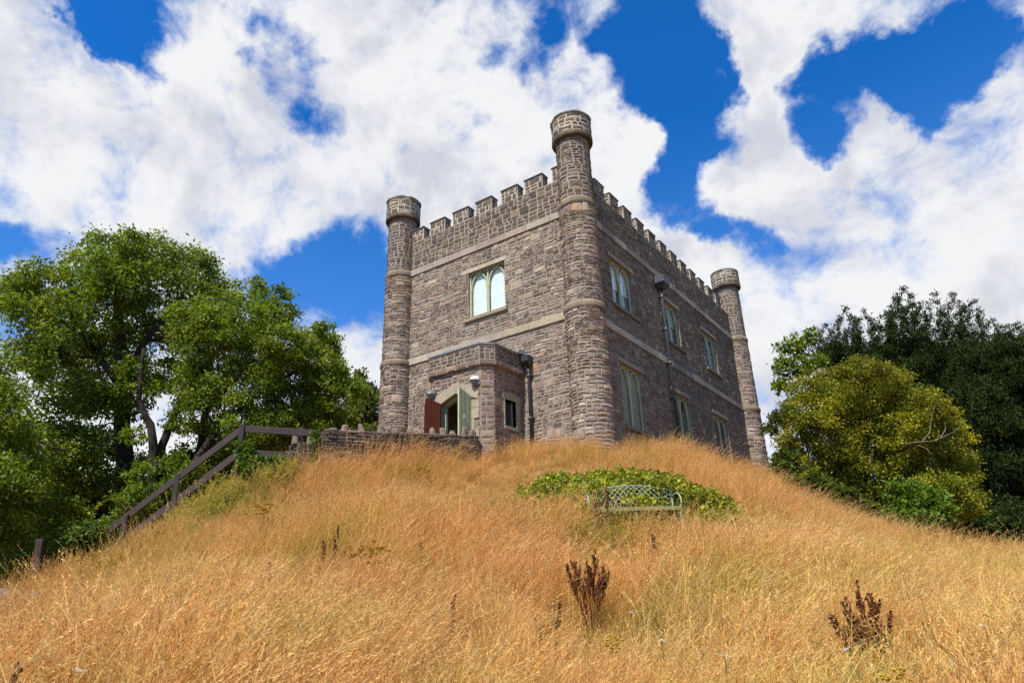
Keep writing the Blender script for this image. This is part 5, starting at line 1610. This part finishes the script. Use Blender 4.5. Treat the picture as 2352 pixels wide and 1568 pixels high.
def scatter(name, P, scale, patch, coll, nvar, kind='stuff', tilt=None, olive=None, pick=None):
    n = len(P)
    me = bpy.data.meshes.new(name)
    me.vertices.add(n); me.vertices.foreach_set('co', P.astype(np.float32).ravel())
    for nm, ty, dat, key in (('rot', 'FLOAT_VECTOR', tilt, 'vector'), ('siz', 'FLOAT', scale, 'value'), ('patch', 'FLOAT', patch, 'value'), ('olive', 'FLOAT', np.zeros(n) if olive is None else olive, 'value'), ('pick', 'INT', rng.integers(0, nvar, n) if pick is None else pick, 'value')):
        a_ = me.attributes.new(nm, ty, 'POINT'); a_.data.foreach_set(key, np.ascontiguousarray(dat, np.int32 if ty == 'INT' else np.float32).ravel())
    o = bpy.data.objects.new(name, me); COL.objects.link(o); o['kind'] = kind
    ng = bpy.data.node_groups.new(name, 'GeometryNodeTree')
    ng.interface.new_socket('Geometry', in_out='INPUT', socket_type='NodeSocketGeometry')
    ng.interface.new_socket('Geometry', in_out='OUTPUT', socket_type='NodeSocketGeometry')
    N = ng.nodes; Lk = ng.links
    gi, go = N.new('NodeGroupInput'), N.new('NodeGroupOutput')
    ci = N.new('GeometryNodeCollectionInfo'); ci.inputs['Collection'].default_value = coll; ci.inputs['Separate Children'].default_value = True; ci.inputs['Reset Children'].default_value = True
    ip = N.new('GeometryNodeInstanceOnPoints'); ip.inputs['Pick Instance'].default_value = True
    def na(nm, ty):
        q = N.new('GeometryNodeInputNamedAttribute'); q.data_type = ty; q.inputs['Name'].default_value = nm; return q.outputs['Attribute']
    mp = N.new('GeometryNodeMeshToPoints')
    Lk.new(gi.outputs[0], mp.inputs[0]); Lk.new(mp.outputs[0], ip.inputs['Points'])
    Lk.new(ci.outputs[0], ip.inputs['Instance']); Lk.new(na('pick', 'INT'), ip.inputs['Instance Index'])
    Lk.new(na('rot', 'FLOAT_VECTOR'), ip.inputs['Rotation']); Lk.new(na('siz', 'FLOAT'), ip.inputs['Scale'])
    Lk.new(ip.outputs[0], go.inputs[0])
    md = o.modifiers.new('scatter', 'NODES'); md.node_group = ng
    return o


def vnoise(x, y, s, seed):
    r = np.random.default_rng(seed); out = np.zeros_like(x)
    for k in range(7):
        a = r.uniform(0, 6.28); f_ = s * r.uniform(0.5, 2.0); out += np.sin((x * math.cos(a) + y * math.sin(a)) * f_ + r.uniform(0, 6.28))
    return out / 7 * 1.9


def wall_free(x, y):
    ok = ~((x > -A_ - 0.7) & (x < 0.35) & (y > -0.35) & (y < B_ + 0.7))
    ok &= np.hypot(x, y) > 0.72
    ok &= np.hypot(x - 0, y - B_) > 0.75
    ok &= ~((x > PX0 - 0.1) & (x < PX1 + 0.12) & (y > PYF - 0.2) & (y < 0))
    p, q = np.array(WP), np.array(WQ); d = (q - p) / np.linalg.norm(q - p)
    u = (x - p[0]) * d[0] + (y - p[1]) * d[1]; v = (x - p[0]) * d[1] - (y - p[1]) * d[0]
    ok &= ~((u > -0.1) & (u < np.linalg.norm(q - p) + 0.1) & (v > -4.0) & (v < 0.10))
    return ok


PALE = [(0.84, 0.65, 0.28), (0.80, 0.58, 0.22), (0.86, 0.70, 0.35)]
clumps = [blade_clump(34, 15, 0.62, 0.15, 100 + i, STRAW, HEAD, 0.35, 11) for i in range(8)] + [blade_clump(40, 7, 0.50, 0.16, 200 + i, STRAW + [(0.34, 0.20, 0.07)], HEAD, 0.6) for i in range(3)] + [blade_clump(20, 22, 0.74, 0.16, 300 + i, STRAW, HEAD, 0.3, 12) for i in range(4)] + [blade_clump(8, 9, 0.86, 0.2, 500 + i, PALE, PALE, 0.75, 13) for i in range(3)] + [blade_clump(46, 3, 0.36, 0.17, 600 + i, [(0.26, 0.25, 0.05), (0.36, 0.30, 0.07), (0.20, 0.21, 0.04), (0.50, 0.36, 0.12)], HEAD, 0.6, 9, 0.0055) for i in range(2)]
GC = proto_set('grass_clump', clumps)
# candidates in rings, thinner with distance
def ring_points(n, d0, d1, az0, az1):
    a = np.radians(rng.uniform(az0, az1, n)); d = np.sqrt(rng.uniform(d0 ** 2, d1 ** 2, n))
    return CAM[0] + d * np.sin(a), CAM[1] + d * np.cos(a)
XY = [ring_points(5200, 2.6, 7, -100, 28), ring_points(11000, 7, 13, -95, 22), ring_points(15000, 13, 24, -92, 18), ring_points(4000, 24, 36, -20, 14), ring_points(1500, 1.0, 12, 28, 262)]
X_ = np.concatenate([q[0] for q in XY]); Y_ = np.concatenate([q[1] for q in XY])
ok = wall_free(X_, Y_) & (np.hypot(X_ - CAM[0], Y_ - CAM[1]) > 2.3)
ub = (X_ - bc[0]) * bd[0] + (Y_ - bc[1]) * bd[1]; fb = (X_ - bc[0]) * bn[0] + (Y_ - bc[1]) * bn[1]
ok &= ~((np.abs(ub) < 2.3) & (fb > -1.9) & (fb < -0.1)) & ~((np.abs(ub) < 0.75) & (fb > -0.1) & (fb < 0.5))
X_, Y_ = X_[ok], Y_[ok]
Z_ = ground_z(X_, Y_)
ub, fb = ub[ok], fb[ok]
sc = rng.uniform(0.75, 1.2, len(X_)) * (1 + 0.16 * vnoise(X_, Y_, 1.2, 3) + 0.22 * np.clip(vnoise(X_, Y_, 0.8, 21), -1, 0.6))
near = (np.abs(ub) < 1.2) & (fb > 0.3) & (fb < 1.3); sc[near] *= 0.82
hi = np.hypot(X_ - 0, Y_ + 1) < 4.0; sc[hi] *= 0.85
for (dx_, dy_, dr_) in DOCKS:
    v_ = np.array([CAM[0] - dx_, CAM[1] - dy_]); v_ /= np.linalg.norm(v_)
    al = (X_ - dx_) * v_[0] + (Y_ - dy_) * v_[1]; ac = np.abs((X_ - dx_) * v_[1] - (Y_ - dy_) * v_[0])
    sc[(al > -0.25) & (al < 1.5) & (ac < dr_)] *= 0.60
wl = (np.hypot(X_ + 4.2, Y_ + 4.9) < 1.6); sc[wl] *= 1.12
patch = np.clip(0.35 + 0.55 * vnoise(X_, Y_, 0.55, 5) + 0.3 * vnoise(X_, Y_, 2.6, 15) + 0.25 * (7.5 - np.hypot(X_ - CAM[0], Y_ - CAM[1])) / 6 + 0.12 * (X_ - 3) / 4, 0, 1)
tl = np.stack([rng.normal(0.0, 0.13, len(X_)), rng.normal(0.10, 0.13, len(X_)), rng.uniform(-0.9, 1.6, len(X_))], 1)
pk = rng.integers(0, len(clumps), len(X_)); dcam = np.hypot(X_ - CAM[0], Y_ - CAM[1])
pk[(dcam < 10) & (rng.uniform(size=len(X_)) < 0.20)] = 15
pk[pk == 15] = rng.integers(15, 18, int((pk == 15).sum()))
mat_ = vnoise(X_, Y_, 1.8, 33) > 0.62
sc[mat_] *= 0.62
scatter('dry_grass', np.stack([X_, Y_, Z_], 1), sc, patch, GC, len(clumps), tilt=tl, pick=pk,
        olive=np.clip(1.3 * (vnoise(X_, Y_, 2.2, 9) - 0.30), 0, 0.60) + np.clip(1.2 * (vnoise(X_, Y_, 5.0, 10) - 0.4), 0, 0.4))
# greener weeds: along the railing, in tufts on the slope, at the foot of the bush
weeds = [blade_clump(46, 10, 0.55, 0.15, 400 + i, GREENB, [(0.45, 0.38, 0.06), (0.30, 0.28, 0.06)], 0.45, 12, 0.0075) for i in range(4)]
WC = proto_set('weed_clump', weeds)


def leafy_clump(seed, h, ns, leafc, plume):
    r = np.random.default_rng(seed); V, F, C_ = [], [], []

    def quad(q, d, wv, c):
        n = len(V); V.extend([q, q + d * 0.5 + wv, q + d, q + d * 0.5 - wv]); F.append((n, n + 1, n + 2, n + 3)); C_.extend([c] * 4)
    for i in range(ns):
        a0 = r.uniform(0, 6.28); b = np.array([0.14 * math.cos(a0), 0.14 * math.sin(a0), -0.04]) * r.uniform(0.2, 1.2)
        hh = h * r.uniform(0.65, 1.05); ln = r.normal(0, 0.14, 2) * hh
        P_ = lambda f_: b + np.array([ln[0] * f_ ** 1.6, ln[1] * f_ ** 1.6, hh * f_])
        for k in range(5):
            q = P_(k / 5); d = P_((k + 1) / 5) - q; quad(q, d, np.array([0.004, 0.002, 0]), np.array((0.22, 0.20, 0.05)))
        for k in range(26):
            f_ = r.uniform(0.12, 0.98); a = r.uniform(0, 6.28); L = r.uniform(0.05, 0.10) * (1.2 - 0.6 * f_)
            d = np.array([math.cos(a), math.sin(a), r.uniform(0.0, 0.9)]); d *= L / np.linalg.norm(d)
            wv = np.cross(d, (0, 0, 1)); wv *= L * 0.22 / (np.linalg.norm(wv) + 1e-6)
            quad(P_(f_), d, wv, np.array(leafc[r.integers(len(leafc))]) * r.uniform(0.75, 1.25))
        for k in range(22):
            f_ = r.uniform(0.80, 1.05); d = r.normal(size=3) * 0.022 + np.array([0, 0, 0.012]); s2 = r.normal(size=3) * 0.007
            quad(P_(f_) + r.normal(size=3) * 0.016, d, s2, np.array(plume[r.integers(len(plume))]) * r.uniform(0.8, 1.2))
    return np.array(V), np.array(F), np.array(C_)


LW = proto_set('leafy_weed', [leafy_clump(700 + i, 0.95, 7, [(0.17, 0.24, 0.03), (0.28, 0.32, 0.04), (0.38, 0.36, 0.05)], [(0.50, 0.43, 0.07), (0.40, 0.38, 0.06), (0.55, 0.40, 0.10)]) for i in range(4)])
px, py = [], []
tall = []
for _ in range(330):
    f_ = RR.random() * 2.2
    a_, b_ = (P4, P3_) if f_ < 0.8 else (P3_, P1)
    g_ = f_ / 0.8 if f_ < 0.8 else (f_ - 0.8) / 1.4
    q = a_ + (b_ - a_) * g_; v_ = CAM[:2] - q[:2]; v_ = v_ / np.linalg.norm(v_); o_ = RR.uniform(0.15, 2.0)
    tall.append((q[0] + v_[0] * o_, q[1] + v_[1] * o_, RR.uniform(1.1, 1.9) * (1.0 - 0.2 * o_)))
for _ in range(130):
    f_ = RR.random(); q = at(200 + 360 * f_, 1200, RR.uniform(14.8, 17.6)); tall.append((q[0], q[1], RR.uniform(0.7, 1.15)))
for _ in range(60):
    q = at(RR.uniform(560, 680), 1080, RR.uniform(15.6, 16.8)); tall.append((q[0], q[1], RR.uniform(0.9, 1.4)))
for _ in range(520):
    f_ = RR.random()
    q = np.array(at(235 + 410 * f_, 1230 - 160 * f_, 16.3 + (1 - f_) * 1.2 + RR.choice([RR.uniform(-3.2, 0.5), RR.uniform(-1.2, 0.8)]))); px.append(q[0]); py.append(q[1])
for _ in range(120):
    q = at(RR.uniform(0, 300), 1300, RR.uniform(15.5, 19.5)); px.append(q[0]); py.append(q[1])
for _ in range(240):
    az = math.radians(RR.uniform(-14, 2)); D = RR.uniform(19.0, 23.5); px.append(CAM[0] + D * math.sin(az)); py.append(CAM[1] + D * math.cos(az))
for (x, y, D, s, n) in ((600, 1400, 8, 0.6, 16), (1000, 1130, 12, 0.5, 14), (660, 1240, 12, 0.8, 20), (1560, 1440, 6.5, 0.4, 10), (580, 1470, 6, 0.4, 12), (2050, 1500, 5.6, 0.35, 8), (850, 1400, 7, 0.4, 8), (1120, 1140, 12, 0.4, 10)):
    q0 = at(x, y, D)
    for _ in range(n): px.append(q0[0] + RR.gauss(0, s)); py.append(q0[1] + RR.gauss(0, s))
for _ in range(90):
    u = RR.uniform(-1.9, 2.0); f_ = RR.choice([RR.uniform(-1.9, -1.2), RR.uniform(0.5, 0.9)]); q = bc + bd * u + bn * f_; px.append(q[0]); py.append(q[1])
wsc = rng.uniform(0.75, 1.35, len(px))
px, py = np.array(px), np.array(py); k_ = wall_free(px, py); px, py, wsc = px[k_], py[k_], wsc[k_]
scatter('green_weeds', np.stack([px, py, ground_z(px, py)], 1), wsc, rng.uniform(0.3, 1, len(px)), WC, 4, tilt=np.stack([rng.normal(0, 0.12, len(px)), rng.normal(0, 0.12, len(px)), rng.uniform(0, 6.28, len(px))], 1))

for _ in range(46):
    az = math.radians(RR.uniform(-13, 1)); D = RR.uniform(20.0, 22.5); tall.append((CAM[0] + D * math.sin(az), CAM[1] + D * math.cos(az), RR.uniform(0.6, 1.1)))
for (x, y, D, s_, n) in ((640, 1195, 13.0, 0.5, 9), (600, 1150, 14.0, 0.3, 5), (960, 1080, 13.5, 0.25, 4), (1100, 1125, 12.5, 0.3, 4), (580, 1440, 7.0, 0.4, 4), (1560, 1480, 6.4, 0.4, 4), (380, 1290, 10.5, 0.6, 6)):
    q = at(x, y, D)
    for _ in range(n): tall.append((q[0] + RR.gauss(0, s_), q[1] + RR.gauss(0, s_), RR.uniform(0.45, 0.75)))
tx, ty, ts_ = (np.array([q[k] for q in tall]) for k in range(3))
k_ = wall_free(tx, ty); tx, ty, ts_ = tx[k_], ty[k_], ts_[k_] * 0.72
scatter('leafy_weeds', np.stack([tx, ty, ground_z(tx, ty)], 1), ts_, rng.uniform(0.4, 1, len(tx)), LW, 4, tilt=np.stack([rng.normal(0, 0.1, len(tx)), rng.normal(0, 0.1, len(tx)), rng.uniform(0, 6.28, len(tx))], 1))
